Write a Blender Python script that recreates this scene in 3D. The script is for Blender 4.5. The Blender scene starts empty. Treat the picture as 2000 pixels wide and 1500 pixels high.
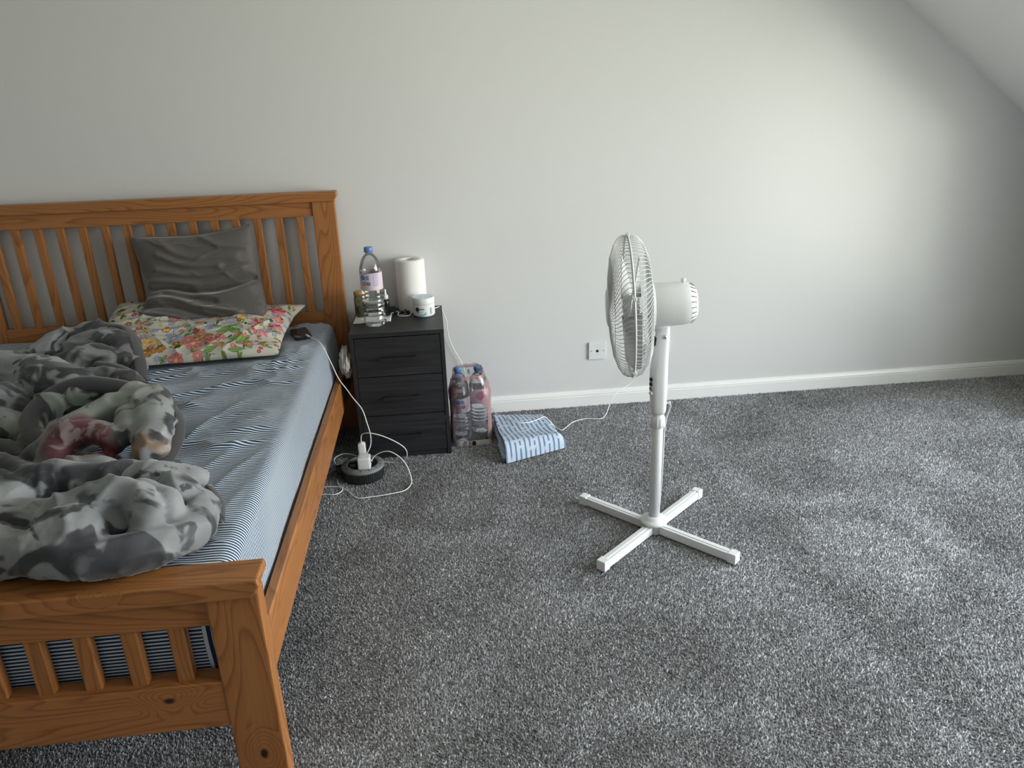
import bpy, bmesh, math, random
import numpy as np
from mathutils import Vector, Matrix

SC = bpy.context.scene
COL = SC.collection
random.seed(7)
PI = math.pi

# ------------------------------------------------------------------ camera
# wall_back is the plane y=0, x runs right along it, z up, floor z=0 (metres)
CAM_POS = Vector((0.0, -3.428, 1.4232))
YAW, PITCH, ROLL, FPX = 0.09818, 0.35709, 0.03475, 1453.5
fw = Vector((math.sin(YAW) * math.cos(PITCH), math.cos(YAW) * math.cos(PITCH), -math.sin(PITCH)))
rt = Vector((math.cos(YAW), -math.sin(YAW), 0))
dn = fw.cross(rt)
rt2 = rt * math.cos(ROLL) + dn * math.sin(ROLL)
dn2 = dn * math.cos(ROLL) - rt * math.sin(ROLL)
cd = bpy.data.cameras.new('camera')
cd.sensor_width = 36.0
cd.lens = FPX / 2000 * 36.0
cd.clip_start = 0.02
cam = bpy.data.objects.new('camera', cd)
COL.objects.link(cam)
mw = Matrix(((rt2.x, -dn2.x, -fw.x, CAM_POS.x), (rt2.y, -dn2.y, -fw.y, CAM_POS.y), (rt2.z, -dn2.z, -fw.z, CAM_POS.z), (0, 0, 0, 1)))
cam.matrix_world = mw
SC.camera = cam

# ------------------------------------------------------------------ sky, window light, exposure
world = bpy.data.worlds.new('sky')
SC.world = world
world.use_nodes = True
wn = world.node_tree
wn.nodes.clear()
wo = wn.nodes.new('ShaderNodeOutputWorld')
wb = wn.nodes.new('ShaderNodeBackground')
wr = wn.nodes.new('ShaderNodeValToRGB')
wt = wn.nodes.new('ShaderNodeTexCoord')
wsep = wn.nodes.new('ShaderNodeSeparateXYZ')
wmap = wn.nodes.new('ShaderNodeMapRange')
wmap.inputs[1].default_value = -1
wmap.inputs[2].default_value = 1
wn.links.new(wt.outputs['Generated'], wsep.inputs[0])
wn.links.new(wsep.outputs[2], wmap.inputs[0])
wn.links.new(wmap.outputs[0], wr.inputs[0])
wn.links.new(wr.outputs[0], wb.inputs[0])
wn.links.new(wb.outputs[0], wo.inputs[0])
e = wr.color_ramp.elements
e[0].position = 0.0; e[0].color = (0.66, 0.66, 0.53, 1)          # sunlit lawns and roofs below
e[1].position = 1.0; e[1].color = (0.64, 0.74, 0.86, 1)          # pale blue zenith
k = e.new(0.49); k.color = (0.66, 0.66, 0.56, 1)
k = e.new(0.53); k.color = (0.99, 0.98, 0.95, 1)                 # bright hazy horizon
k = e.new(0.66); k.color = (0.81, 0.86, 0.94, 1)
wb.inputs[1].default_value = 18.4

# daylight enters by a wide dormer window in the right-hand slope, out of frame
SLOPE = -0.72
def zslope(x): return 1.803 + SLOPE * (x - 2.118)
YF = -4.8
WIN = dict(x=3.30, y0=-3.60, y1=-0.72, z0=0.10, z1=2.14)
def portal(loc, rot, sx, sy):
    pl = bpy.data.lights.new('window_daylight', 'AREA')
    pl.shape = 'RECTANGLE'
    pl.size, pl.size_y = sx, sy
    pl.cycles.is_portal = True
    o = bpy.data.objects.new('window_daylight', pl)
    COL.objects.link(o)
    o.location = loc
    o.rotation_euler = rot
portal((WIN['x'] + .11, (WIN['y0'] + WIN['y1']) / 2, (WIN['z0'] + WIN['z1']) / 2), (0, PI / 2, 0), WIN['z1'] - WIN['z0'], WIN['y1'] - WIN['y0'])

vs = SC.view_settings
vs.view_transform = 'Standard'
vs.look = 'None'
vs.gamma = 1.0
vs.use_curve_mapping = False
vs.exposure = 0.0
SC.cycles.use_denoising = True
SC.cycles.max_bounces = 10
SC.cycles.diffuse_bounces = 5
SC.cycles.transparent_max_bounces = 24
SC.cycles.transmission_bounces = 10
SC.cycles.caustics_refractive = False
SC.cycles.caustics_reflective = False

# ------------------------------------------------------------------ helpers
def tag(o, label=None, cat=None, group=None, kind=None):
    if label: o['label'] = label
    if cat: o['category'] = cat
    if group: o['group'] = group
    if kind: o['kind'] = kind
    return o

def empty(name, loc, label=None, cat=None, group=None):
    o = bpy.data.objects.new(name, None)
    o.empty_display_size = 0.05
    o.location = loc
    COL.objects.link(o)
    return tag(o, label, cat, group)

def wloc(o):
    v = Vector((0, 0, 0))
    while o is not None:
        v += o.location
        o = o.parent
    return v

def mk(name, V, F, mat, parent=None, smooth=False, base=None, attrs=None, cattrs=None):
    """V in world coordinates; the mesh is stored relative to its parent (or to base)."""
    V = np.asarray(V, float)
    off = np.array(wloc(parent)) if parent is not None else (np.array(base, float) if base is not None else np.zeros(3))
    me = bpy.data.meshes.new(name)
    me.from_pydata((V - off).tolist(), [], [list(map(int, f)) for f in F])
    if mat is not None:
        for m in (mat if isinstance(mat, (list, tuple)) else [mat]):
            me.materials.append(m)
    if smooth:
        me.polygons.foreach_set('use_smooth', np.ones(len(me.polygons), bool))
    for n, a in (attrs or {}).items():
        at = me.attributes.new(n, 'FLOAT', 'POINT')
        at.data.foreach_set('value', np.asarray(a, np.float32).ravel())
    for n, a in (cattrs or {}).items():
        a = np.asarray(a, np.float32)
        if a.shape[1] == 3:
            a = np.hstack([a, np.ones((len(a), 1), np.float32)])
        at = me.attributes.new(n, 'FLOAT_COLOR', 'POINT')
        at.data.foreach_set('color', a.ravel())
    me.update()
    o = bpy.data.objects.new(name, me)
    COL.objects.link(o)
    if parent is not None:
        o.parent = parent
    elif base is not None:
        o.location = base
    return o

def join(*parts):
    V = []; F = []
    for v, f in parts:
        n = len(V)
        V.extend([tuple(p) for p in v])
        F.extend([tuple(i + n for i in q) for q in f])
    return V, F

def box(lo, hi, bev=0.0, seg=2):
    bm = bmesh.new()
    bmesh.ops.create_cube(bm, size=1)
    for v in bm.verts:
        v.co = Vector([lo[i] + (v.co[i] + 0.5) * (hi[i] - lo[i]) for i in range(3)])
    if bev:
        bmesh.ops.bevel(bm, geom=list(bm.edges), offset=bev, segments=seg, profile=0.6, affect='EDGES')
    bm.verts.index_update()
    V = [tuple(v.co) for v in bm.verts]
    F = [tuple(v.index for v in f.verts) for f in bm.faces]
    bm.free()
    return V, F

def prism(poly, axis, a, b, bev=0.0, seg=2):
    """poly: 2D outline in the two other axes (x,z for 'y'; y,z for 'x'; x,y for 'z')"""
    bm = bmesh.new()
    def put(p, t):
        return {'x': (t, p[0], p[1]), 'y': (p[0], t, p[1]), 'z': (p[0], p[1], t)}[axis]
    A = [bm.verts.new(put(p, a)) for p in poly]
    B = [bm.verts.new(put(p, b)) for p in poly]
    n = len(poly)
    bm.faces.new(A[::-1]); bm.faces.new(B)
    for i in range(n):
        bm.faces.new((A[i], A[(i + 1) % n], B[(i + 1) % n], B[i]))
    bmesh.ops.recalc_face_normals(bm, faces=list(bm.faces))
    if bev:
        bmesh.ops.bevel(bm, geom=list(bm.edges), offset=bev, segments=seg, profile=0.6, affect='EDGES')
    bm.verts.index_update()
    V = [tuple(v.co) for v in bm.verts]
    F = [tuple(v.index for v in f.verts) for f in bm.faces]
    bm.free()
    return V, F

def lathe(prof, center, n=32, axis=None, fr=None):
    """prof: (r, h) list; revolves about axis (default z) through center. r may be a function of angle via fr(i,theta)."""
    ax = Vector(axis if axis else (0, 0, 1)).normalized()
    u = ax.orthogonal().normalized()
    if abs(ax.z) > 0.99:
        u = Vector((1, 0, 0))
    w = ax.cross(u)
    c = Vector(center)
    V = []; F = []
    for i, (r, h) in enumerate(prof):
        for j in range(n):
            t = 2 * PI * j / n
            rr = fr(i, t, r, h) if fr else r
            V.append(c + ax * h + (u * math.cos(t) + w * math.sin(t)) * rr)
    for i in range(len(prof) - 1):
        for j in range(n):
            F.append((i * n + j, i * n + (j + 1) % n, (i + 1) * n + (j + 1) % n, (i + 1) * n + j))
    if prof[0][0] > 1e-5: F.append(tuple(range(n))[::-1])
    if prof[-1][0] > 1e-5: F.append(tuple((len(prof) - 1) * n + j for j in range(n)))
    return V, F

def catmull(P, k=8):
    P = [np.array(p, float) for p in P]
    Q = [2 * P[0] - P[1]] + P + [2 * P[-1] - P[-2]]
    out = []
    for i in range(1, len(Q) - 2):
        for s in range(k):
            t = s / k
            a, b, c, d = Q[i - 1], Q[i], Q[i + 1], Q[i + 2]
            out.append(0.5 * (2 * b + (c - a) * t + (2 * a - 5 * b + 4 * c - d) * t * t + (3 * b - a - 3 * c + d) * t ** 3))
    out.append(P[-1])
    return out

def tube(P, r, n=8, flat=None, closed_ends=True):
    """tube along the point list P; r number or list; flat=(normal_vec, factor) squashes across that direction"""
    P = [np.array(p, float) for p in P]
    m = len(P)
    R = r if hasattr(r, '__len__') else [r] * m
    V = []; F = []
    up = None
    for i in range(m):
        t = P[min(i + 1, m - 1)] - P[max(i - 1, 0)]
        t /= (np.linalg.norm(t) + 1e-12)
        if up is None:
            a = np.array((0, 0, 1.0)) if abs(t[2]) < 0.9 else np.array((1.0, 0, 0))
            up = a - t * a.dot(t)
        else:
            up = up - t * up.dot(t)
        up /= (np.linalg.norm(up) + 1e-12)
        sd = np.cross(t, up)
        for j in range(n):
            th = 2 * PI * j / n
            o = (up * math.cos(th) + sd * math.sin(th)) * R[i]
            if flat is not None:
                nv = np.array(flat[0], float); nv /= np.linalg.norm(nv)
                o = o - nv * o.dot(nv) * (1 - flat[1])
            V.append(P[i] + o)
    for i in range(m - 1):
        for j in range(n):
            F.append((i * n + j, i * n + (j + 1) % n, (i + 1) * n + (j + 1) % n, (i + 1) * n + j))
    if closed_ends:
        F.append(tuple(range(n))[::-1]); F.append(tuple((m - 1) * n + j for j in range(n)))
    return V, F

def grid_faces(nu, nv, off=0):
    return [(off + i * nv + j, off + (i + 1) * nv + j, off + (i + 1) * nv + j + 1, off + i * nv + j + 1) for i in range(nu - 1) for j in range(nv - 1)]

def vnoise(x, y, z=0.0, seed=0):
    x = np.asarray(x, float); y = np.asarray(y, float); z = np.asarray(z, float) + np.zeros_like(x)
    xi = np.floor(x).astype(np.int64); yi = np.floor(y).astype(np.int64); zi = np.floor(z).astype(np.int64)
    fx, fy, fz = x - xi, y - yi, z - zi
    s = lambda t: t * t * t * (t * (6 * t - 15) + 10)
    fx, fy, fz = s(fx), s(fy), s(fz)
    def h(a, b, c):
        n = (a * 374761393 + b * 668265263 + c * 2147483647 + seed * 1274126177) & 0xFFFFFFFF
        n = ((n ^ (n >> 13)) * 1274126177) & 0xFFFFFFFF
        n = ((n ^ (n >> 15)) * 2246822519) & 0xFFFFFFFF
        return ((n ^ (n >> 16)) & 0xFFFFFF) / float(0xFFFFFF)
    r = 0
    for dx in (0, 1):
        for dy in (0, 1):
            for dz in (0, 1):
                wgt = (fx if dx else 1 - fx) * (fy if dy else 1 - fy) * (fz if dz else 1 - fz)
                r = r + wgt * h(xi + dx, yi + dy, zi + dz)
    return r

def sstep(a, b, x):
    t = np.clip((x - a) / (b - a), 0, 1)
    return t * t * (3 - 2 * t)

# ------------------------------------------------------------------ materials
def nodes_of(name):
    m = bpy.data.materials.new(name)
    m.use_nodes = True
    t = m.node_tree
    b = t.nodes['Principled BSDF']
    return m, t, b

def N(t, typ, **kw):
    n = t.nodes.new(typ)
    for k, v in kw.items():
        setattr(n, k, v)
    return n

def plain(name, col, rough=0.5, metal=0.0, spec=0.5, bump=0.0, bscale=200.0, var=0.0, **kw):
    """a single colour with a little procedural unevenness"""
    m, t, b = nodes_of(name)
    b.inputs['Roughness'].default_value = rough
    b.inputs['Metallic'].default_value = metal
    b.inputs['Specular IOR Level'].default_value = spec
    for k, v in kw.items():
        b.inputs[k].default_value = v
    tc = N(t, 'ShaderNodeTexCoord')
    nz = N(t, 'ShaderNodeTexNoise')
    nz.inputs['Scale'].default_value = bscale
    nz.inputs['Detail'].default_value = 3
    t.links.new(tc.outputs['Object'], nz.inputs['Vector'])
    if True:
        mx = N(t, 'ShaderNodeMix', data_type='RGBA')
        v = max(var, 0.02)
        mx.inputs[6].default_value = (*[c * (1 - v) for c in col], 1)
        mx.inputs[7].default_value = (*[min(1, c * (1 + v)) for c in col], 1)
        t.links.new(nz.outputs['Fac'], mx.inputs[0])
        t.links.new(mx.outputs[2], b.inputs['Base Color'])
    if bump:
        bp = N(t, 'ShaderNodeBump')
        bp.inputs['Strength'].default_value = bump
        bp.inputs['Distance'].default_value = 0.002
        t.links.new(nz.outputs['Fac'], bp.inputs['Height'])
        t.links.new(bp.outputs['Normal'], b.inputs['Normal'])
    return m

def vcol(name, rough=0.7, attr='Col', sheen=0.0, spec=0.3, bump=0.0, bscale=600):
    m, t, b = nodes_of(name)
    a = N(t, 'ShaderNodeAttribute'); a.attribute_name = attr
    t.links.new(a.outputs['Color'], b.inputs['Base Color'])
    b.inputs['Roughness'].default_value = rough
    b.inputs['Specular IOR Level'].default_value = spec
    if sheen: b.inputs['Sheen Weight'].default_value = sheen
    if bump:
        tc = N(t, 'ShaderNodeTexCoord'); nz = N(t, 'ShaderNodeTexNoise'); nz.inputs['Scale'].default_value = bscale
        bp = N(t, 'ShaderNodeBump'); bp.inputs['Strength'].default_value = bump; bp.inputs['Distance'].default_value = 0.001
        t.links.new(tc.outputs['Object'], nz.inputs['Vector']); t.links.new(nz.outputs['Fac'], bp.inputs['Height']); t.links.new(bp.outputs['Normal'], b.inputs['Normal'])
    return m

def wood(name, axis, light=(0.345, 0.141, 0.043), dark=(0.160, 0.050, 0.014), knots=(), ring=26.0, rough=0.38):
    m, t, b = nodes_of(name)
    b.inputs['Roughness'].default_value = rough
    b.inputs['Specular IOR Level'].default_value = 0.45
    tc = N(t, 'ShaderNodeTexCoord')
    oi = N(t, 'ShaderNodeObjectInfo')
    add = N(t, 'ShaderNodeVectorMath', operation='MULTIPLY_ADD')
    cmb = N(t, 'ShaderNodeCombineXYZ')
    for i in range(3):
        t.links.new(oi.outputs['Random'], cmb.inputs[i])
    t.links.new(cmb.outputs[0], add.inputs[0])
    add.inputs[1].default_value = (3.1, 5.7, 4.3)
    t.links.new(tc.outputs['Object'], add.inputs[2])
    vec = add.outputs[0]
    mp = N(t, 'ShaderNodeMapping')
    sc = {'x': (1.0, 9, 9), 'y': (9, 1.0, 9), 'z': (9, 9, 1.0)}[axis]
    mp.inputs['Scale'].default_value = sc
    t.links.new(vec, mp.inputs[0])
    n1 = N(t, 'ShaderNodeTexNoise')
    n1.inputs['Scale'].default_value = 1.0; n1.inputs['Detail'].default_value = 1.2; n1.inputs['Distortion'].default_value = 0.25
    t.links.new(mp.outputs[0], n1.inputs['Vector'])
    src = n1.outputs['Fac']
    kmask = None
    for (kx, ky, kz, kr) in knots:
        d = N(t, 'ShaderNodeVectorMath', operation='DISTANCE')
        st = N(t, 'ShaderNodeVectorMath', operation='MULTIPLY')
        st.inputs[1].default_value = {'x': (0.6, 1, 1), 'y': (1, .6, 1), 'z': (1, 1, 0.6)}[axis]
        t.links.new(tc.outputs['Object'], st.inputs[0])
        t.links.new(st.outputs[0], d.inputs[0])
        d.inputs[1].default_value = [kx * st.inputs[1].default_value[0], ky * st.inputs[1].default_value[1], kz * st.inputs[1].default_value[2]]
        g = N(t, 'ShaderNodeMapRange', interpolation_type='SMOOTHSTEP')
        g.inputs[1].default_value = 0.0; g.inputs[2].default_value = kr * 5; g.inputs[3].default_value = 0.35; g.inputs[4].default_value = 0.0
        t.links.new(d.outputs['Value'], g.inputs[0])
        ad = N(t, 'ShaderNodeMath', operation='ADD')
        t.links.new(src, ad.inputs[0]); t.links.new(g.outputs[0], ad.inputs[1])
        src = ad.outputs[0]
        g2 = N(t, 'ShaderNodeMapRange', interpolation_type='SMOOTHSTEP')
        g2.inputs[1].default_value = kr * 0.45; g2.inputs[2].default_value = kr; g2.inputs[3].default_value = 1.0; g2.inputs[4].default_value = 0.0
        t.links.new(d.outputs['Value'], g2.inputs[0])
        if kmask is None: kmask = g2.outputs[0]
        else:
            mxm = N(t, 'ShaderNodeMath', operation='MAXIMUM'); t.links.new(kmask, mxm.inputs[0]); t.links.new(g2.outputs[0], mxm.inputs[1]); kmask = mxm.outputs[0]
    mul = N(t, 'ShaderNodeMath', operation='MULTIPLY'); mul.inputs[1].default_value = ring
    t.links.new(src, mul.inputs[0])
    fr = N(t, 'ShaderNodeMath', operation='FRACT')
    t.links.new(mul.outputs[0], fr.inputs[0])
    rp = N(t, 'ShaderNodeValToRGB')
    el = rp.color_ramp.elements
    el[0].position = 0.0; el[0].color = (0, 0, 0, 1)
    el[1].position = 1.0; el[1].color = (0, 0, 0, 1)
    k = el.new(0.6); k.color = (0.25, 0.25, 0.25, 1)
    k = el.new(0.86); k.color = (1, 1, 1, 1)
    t.links.new(fr.outputs[0], rp.inputs[0])
    # fine fibre streaks
    mp2 = N(t, 'ShaderNodeMapping')
    mp2.inputs['Scale'].default_value = {'x': (4, 160, 160), 'y': (160, 4, 160), 'z': (160, 160, 4)}[axis]
    t.links.new(vec, mp2.inputs[0])
    n2 = N(t, 'ShaderNodeTexNoise'); n2.inputs['Scale'].default_value = 1.0; n2.inputs['Detail'].default_value = 2
    t.links.new(mp2.outputs[0], n2.inputs['Vector'])
    mr = N(t, 'ShaderNodeMapRange'); mr.inputs[1].default_value = 0.3; mr.inputs[2].default_value = 0.7; mr.inputs[3].default_value = -0.10; mr.inputs[4].default_value = 0.16
    t.links.new(n2.outputs['Fac'], mr.inputs[0])
    m2 = N(t, 'ShaderNodeMath', operation='MULTIPLY_ADD'); m2.inputs[1].default_value = 0.62
    t.links.new(rp.outputs[0], m2.inputs[0]); t.links.new(mr.outputs[0], m2.inputs[2]); m2.use_clamp = True
    mx = N(t, 'ShaderNodeMix', data_type='RGBA')
    mx.inputs[6].default_value = (*light, 1); mx.inputs[7].default_value = (*dark, 1)
    t.links.new(m2.outputs[0], mx.inputs[0])
    out = mx.outputs[2]
    if kmask is not None:
        mk_ = N(t, 'ShaderNodeMix', data_type='RGBA')
        mk_.inputs[7].default_value = (0.016, 0.007, 0.004, 1)
        t.links.new(kmask, mk_.inputs[0]); t.links.new(out, mk_.inputs[6])
        out = mk_.outputs[2]
    t.links.new(out, b.inputs['Base Color'])
    bp = N(t, 'ShaderNodeBump'); bp.inputs['Strength'].default_value = 0.12; bp.inputs['Distance'].default_value = 0.001
    t.links.new(n2.outputs['Fac'], bp.inputs['Height']); t.links.new(bp.outputs['Normal'], b.inputs['Normal'])
    return m

def clear_plastic(name, tint=(0.93, 0.95, 0.97), gloss=0.06, rough=0.05, haze=0.0, hazecol=(0.8, 0.8, 0.8)):
    """thin clear film or shell: transparent with a fresnel gloss and a little haze"""
    m = bpy.data.materials.new(name); m.use_nodes = True
    t = m.node_tree; t.nodes.clear()
    out = N(t, 'ShaderNodeOutputMaterial')
    tr = N(t, 'ShaderNodeBsdfTransparent'); tr.inputs[0].default_value = (*tint, 1)
    gl = N(t, 'ShaderNodeBsdfGlossy'); gl.inputs['Roughness'].default_value = rough
    lw = N(t, 'ShaderNodeLayerWeight'); lw.inputs[0].default_value = 0.25
    mr = N(t, 'ShaderNodeMapRange'); mr.inputs[1].default_value = 0; mr.inputs[2].default_value = 1; mr.inputs[3].default_value = gloss; mr.inputs[4].default_value = 0.75
    t.links.new(lw.outputs['Fresnel'], mr.inputs[0])
    mx = N(t, 'ShaderNodeMixShader')
    t.links.new(mr.outputs[0], mx.inputs[0]); t.links.new(tr.outputs[0], mx.inputs[1]); t.links.new(gl.outputs[0], mx.inputs[2])
    sh = mx.outputs[0]
    if haze:
        df = N(t, 'ShaderNodeBsdfDiffuse'); df.inputs[0].default_value = (*hazecol, 1)
        tl = N(t, 'ShaderNodeBsdfTranslucent'); tl.inputs[0].default_value = (*hazecol, 1)
        md = N(t, 'ShaderNodeMixShader'); md.inputs[0].default_value = 0.4
        t.links.new(df.outputs[0], md.inputs[1]); t.links.new(tl.outputs[0], md.inputs[2])
        m2 = N(t, 'ShaderNodeMixShader'); m2.inputs[0].default_value = haze
        t.links.new(sh, m2.inputs[1]); t.links.new(md.outputs[0], m2.inputs[2]); sh = m2.outputs[0]
    t.links.new(sh, out.inputs['Surface'])
    return m

def wall_paint(name, col, rough=0.42):
    m, t, b = nodes_of(name)
    b.inputs['Roughness'].default_value = rough
    b.inputs['Specular IOR Level'].default_value = 0.6
    tc = N(t, 'ShaderNodeTexCoord')
    n1 = N(t, 'ShaderNodeTexNoise'); n1.inputs['Scale'].default_value = 160; n1.inputs['Detail'].default_value = 2
    n2 = N(t, 'ShaderNodeTexNoise'); n2.inputs['Scale'].default_value = 2.2; n2.inputs['Detail'].default_value = 4
    for n in (n1, n2): t.links.new(tc.outputs['Object'], n.inputs['Vector'])
    ad = N(t, 'ShaderNodeMath', operation='MULTIPLY_ADD'); ad.inputs[1].default_value = 3.5
    t.links.new(n2.outputs['Fac'], ad.inputs[0]); t.links.new(n1.outputs['Fac'], ad.inputs[2])
    bp = N(t, 'ShaderNodeBump'); bp.inputs['Strength'].default_value = 0.10; bp.inputs['Distance'].default_value = 0.002
    t.links.new(ad.outputs[0], bp.inputs['Height']); t.links.new(bp.outputs['Normal'], b.inputs['Normal'])
    mx = N(t, 'ShaderNodeMix', data_type='RGBA')
    mx.inputs[6].default_value = (*[c * 0.985 for c in col], 1); mx.inputs[7].default_value = (*col, 1)
    t.links.new(n2.outputs['Fac'], mx.inputs[0]); t.links.new(mx.outputs[2], b.inputs['Base Color'])
    return m

def carpet_mat(name, use_attr):
    m, t, b = nodes_of(name)
    b.inputs['Roughness'].default_value = 0.95
    b.inputs['Specular IOR Level'].default_value = 0.1
    b.inputs['Sheen Weight'].default_value = 0.15
    tc = N(t, 'ShaderNodeTexCoord')
    big = N(t, 'ShaderNodeTexNoise'); big.inputs['Scale'].default_value = 2.6; big.inputs['Detail'].default_value = 4; big.inputs['Distortion'].default_value = 0.6
    t.links.new(tc.outputs['Object'], big.inputs['Vector'])
    mrb = N(t, 'ShaderNodeMapRange'); mrb.inputs[1].default_value = 0.3; mrb.inputs[2].default_value = 0.7; mrb.inputs[3].default_value = 0.78; mrb.inputs[4].default_value = 1.22
    t.links.new(big.outputs['Fac'], mrb.inputs[0])
    if use_attr:
        a = N(t, 'ShaderNodeAttribute'); a.attribute_name = 'tone'
        fac = a.outputs['Fac']
    else:
        vo = N(t, 'ShaderNodeTexVoronoi'); vo.inputs['Scale'].default_value = 190
        t.links.new(tc.outputs['Object'], vo.inputs['Vector'])
        sp = N(t, 'ShaderNodeSeparateColor'); t.links.new(vo.outputs['Color'], sp.inputs[0])
        fac = sp.outputs[0]
        bp = N(t, 'ShaderNodeBump'); bp.inputs['Strength'].default_value = 0.8; bp.inputs['Distance'].default_value = 0.006; bp.invert = True
        t.links.new(vo.outputs['Distance'], bp.inputs['Height']); t.links.new(bp.outputs['Normal'], b.inputs['Normal'])
    rp = N(t, 'ShaderNodeValToRGB')
    el = rp.color_ramp.elements
    el[0].position = 0.0; el[0].color = (0.115, 0.115, 0.124, 1)
    el[1].position = 1.0; el[1].color = (0.58, 0.575, 0.595, 1)
    k = el.new(0.55); k.color = (0.278, 0.276, 0.290, 1)
    t.links.new(fac, rp.inputs[0])
    mx = N(t, 'ShaderNodeVectorMath', operation='SCALE')
    t.links.new(rp.outputs[0], mx.inputs[0]); t.links.new(mrb.outputs[0], mx.inputs['Scale'])
    if not use_attr:
        for q_ in rp.color_ramp.elements: q_.color = [c_ * 0.8 for c_ in q_.color[:3]] + [1]  # flat carpet darkened in colour to stand in for the pile's self-shadowing
    t.links.new(mx.outputs[0], b.inputs['Base Color'])
    return m

M = {}
M['wall'] = wall_paint('white_wall_paint', (0.64, 0.64, 0.645), 0.28)
M['ceil'] = wall_paint('white_ceiling_paint', (0.88, 0.88, 0.86), 0.6)
M['trim'] = plain('white_gloss_trim', (0.80, 0.80, 0.79), 0.3)
M['carpet'] = carpet_mat('grey_carpet', False)
M['pile'] = carpet_mat('grey_carpet_pile', True)
M['white_plastic'] = plain('white_plastic', (0.67, 0.68, 0.69), 0.30)
M['white_wire'] = plain('white_wire', (0.58, 0.59, 0.60), 0.35)
M['grey_plastic'] = plain('grey_plastic', (0.17, 0.175, 0.18), 0.5)
M['black_plastic'] = plain('black_plastic', (0.012, 0.012, 0.014), 0.42)
M['black_gloss'] = plain('black_gloss', (0.008, 0.008, 0.010), 0.08)
M['screen'] = plain('dark_phone_glass', (0.012, 0.010, 0.010), 0.04, spec=0.7)
M['cable'] = plain('white_cable', (0.78, 0.78, 0.77), 0.45)
M['pane'] = clear_plastic('window_pane_glass', (0.97, 0.98, 0.97), 0.03, 0.0)
M['steel'] = plain('brushed_steel', (0.6, 0.6, 0.62), 0.3, metal=1.0)
M['gold'] = plain('gold_lid', (0.52, 0.36, 0.13), 0.35, metal=0.8)
M['charcoal_cloth'] = plain('charcoal_cloth', (0.022, 0.021, 0.025), 0.85, bump=0.3, bscale=500, **{'Sheen Weight': 0.3})

# ------------------------------------------------------------------ room shell
def struct(name, vf, mat, parent=None):
    o = mk(name, vf[0], vf[1], mat, parent)
    if parent is None: o['kind'] = 'structure'
    return o

XL, XR, ZC = -3.7, 3.48, 2.35
XS = 2.118 + (ZC - 1.803) / SLOPE          # where the slope meets the flat ceiling
XK, YA = 2.88, -0.52                        # low eaves wall; next to wall_back an alcove runs on under the slope
DY0, DY1, ZD = WIN['y0'] - .08, WIN['y1'] + .08, 2.22          # dormer recess
XD = 2.118 + (ZD - 1.803) / SLOPE
WX = WIN['x']

floor = struct('floor', box((XL, YF, -0.12), (XR, 0.0, -0.004)), M['carpet'])
struct('wall_back', box((XL, 0.0, -0.12), (XR + 0.1, 0.10, 2.6)), M['wall'])
struct('wall_left', box((XL - 0.1, YF, -0.12), (XL, 0.1, 2.6)), M['wall'])
struct('wall_front', box((XL, YF - 0.1, -0.12), (XR + 0.1, YF, 2.6)), M['wall'])
struct('ceiling', box((XL, YF, ZC), (XS + 0.05, 0.0, ZC + 0.1)), M['ceil'])
def slab(x0, x1, y0, y1, n=0.16):
    return prism([(x0, zslope(x0)), (x1, zslope(x1)), (x1, zslope(x1) + n), (x0, zslope(x0) + n)], 'y', y0, y1)
struct('ceiling_slope', join(slab(XS, XR + .1, DY1, 0.0), slab(XS, XR + .1, YF, DY0), slab(XS, XD, DY0, DY1)), M['ceil'])
struct('ceiling_dormer', box((XD, DY0, ZD), (WX + .14, DY1, ZD + .1)), M['ceil'])
for y0, y1 in ((DY1, DY1 + .06), (DY0 - .06, DY0)):
    struct('wall_dormer', prism([(XD, ZD), (WX + .14, ZD), (WX + .14, zslope(WX + .14) + .01), ], 'y', y0, y1), M['wall'])
def knee(y0, y1): return prism([(XK, -.05), (XK + .08, -.05), (XK + .08, zslope(XK + .08) + .02), (XK, zslope(XK) + .02)], 'y', y0, y1)
struct('wall_right', join(knee(DY1, YA), knee(YF, DY0), box((XK, DY0, -.05), (WX + .14, DY1, WIN['z0'])),
                          box((WX, DY0, WIN['z1']), (WX + .14, DY1, ZD)), box((WX, DY0, WIN['z0']), (WX + .14, WIN['y0'], WIN['z1'])), box((WX, WIN['y1'], WIN['z0']), (WX + .14, DY1, WIN['z1'])),
                          box((XK + .08, DY1, -.05), (WX + .14, DY1 + .05, 1.25)), box((XK + .08, DY0 - .05, -.05), (WX + .14, DY0, 1.25))), M['wall'])
struct('wall_alcove', prism([(XK + .08, -.05), (XR, -.05), (XR, zslope(XR) + .02), (XK + .08, zslope(XK + .08) + .02)], 'y', YA - .08, YA), M['wall'])
struct('wall_knee', box((XR, YA - .08, -0.1), (XR + 0.1, 0.0, 1.0)), M['wall'])
def window(name, to, u0, u1, z0, z1):
    """casement: to(u, d, z) maps along / depth / height into the room"""
    def b(ua, ub, za, zb, d0, d1):
        p, q = to(ua, d0, za), to(ub, d1, zb)
        return box([min(p[i], q[i]) for i in range(3)], [max(p[i], q[i]) for i in range(3)])
    um = (u0 + u1) / 2
    w = struct(name, join(b(u0, u1, z0, z0 + .05, .05, .10), b(u0, u1, z1 - .05, z1, .05, .10), b(u0, u0 + .05, z0, z1, .05, .10), b(u1 - .05, u1, z0, z1, .05, .10), b(um - .03, um + .03, z0, z1, .05, .10)), M['trim'])
    for ua, ub in ((u0 + .05, um - .03), (um + .03, u1 - .05)):
        mk('pane', *b(ua, ub, z0 + .05, z1 - .05, .073, .077), M['pane'], w)
window('window_1', lambda u, d, z: (WX + d, u, z), WIN['y0'], WIN['y1'], WIN['z0'], WIN['z1'])
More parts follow.
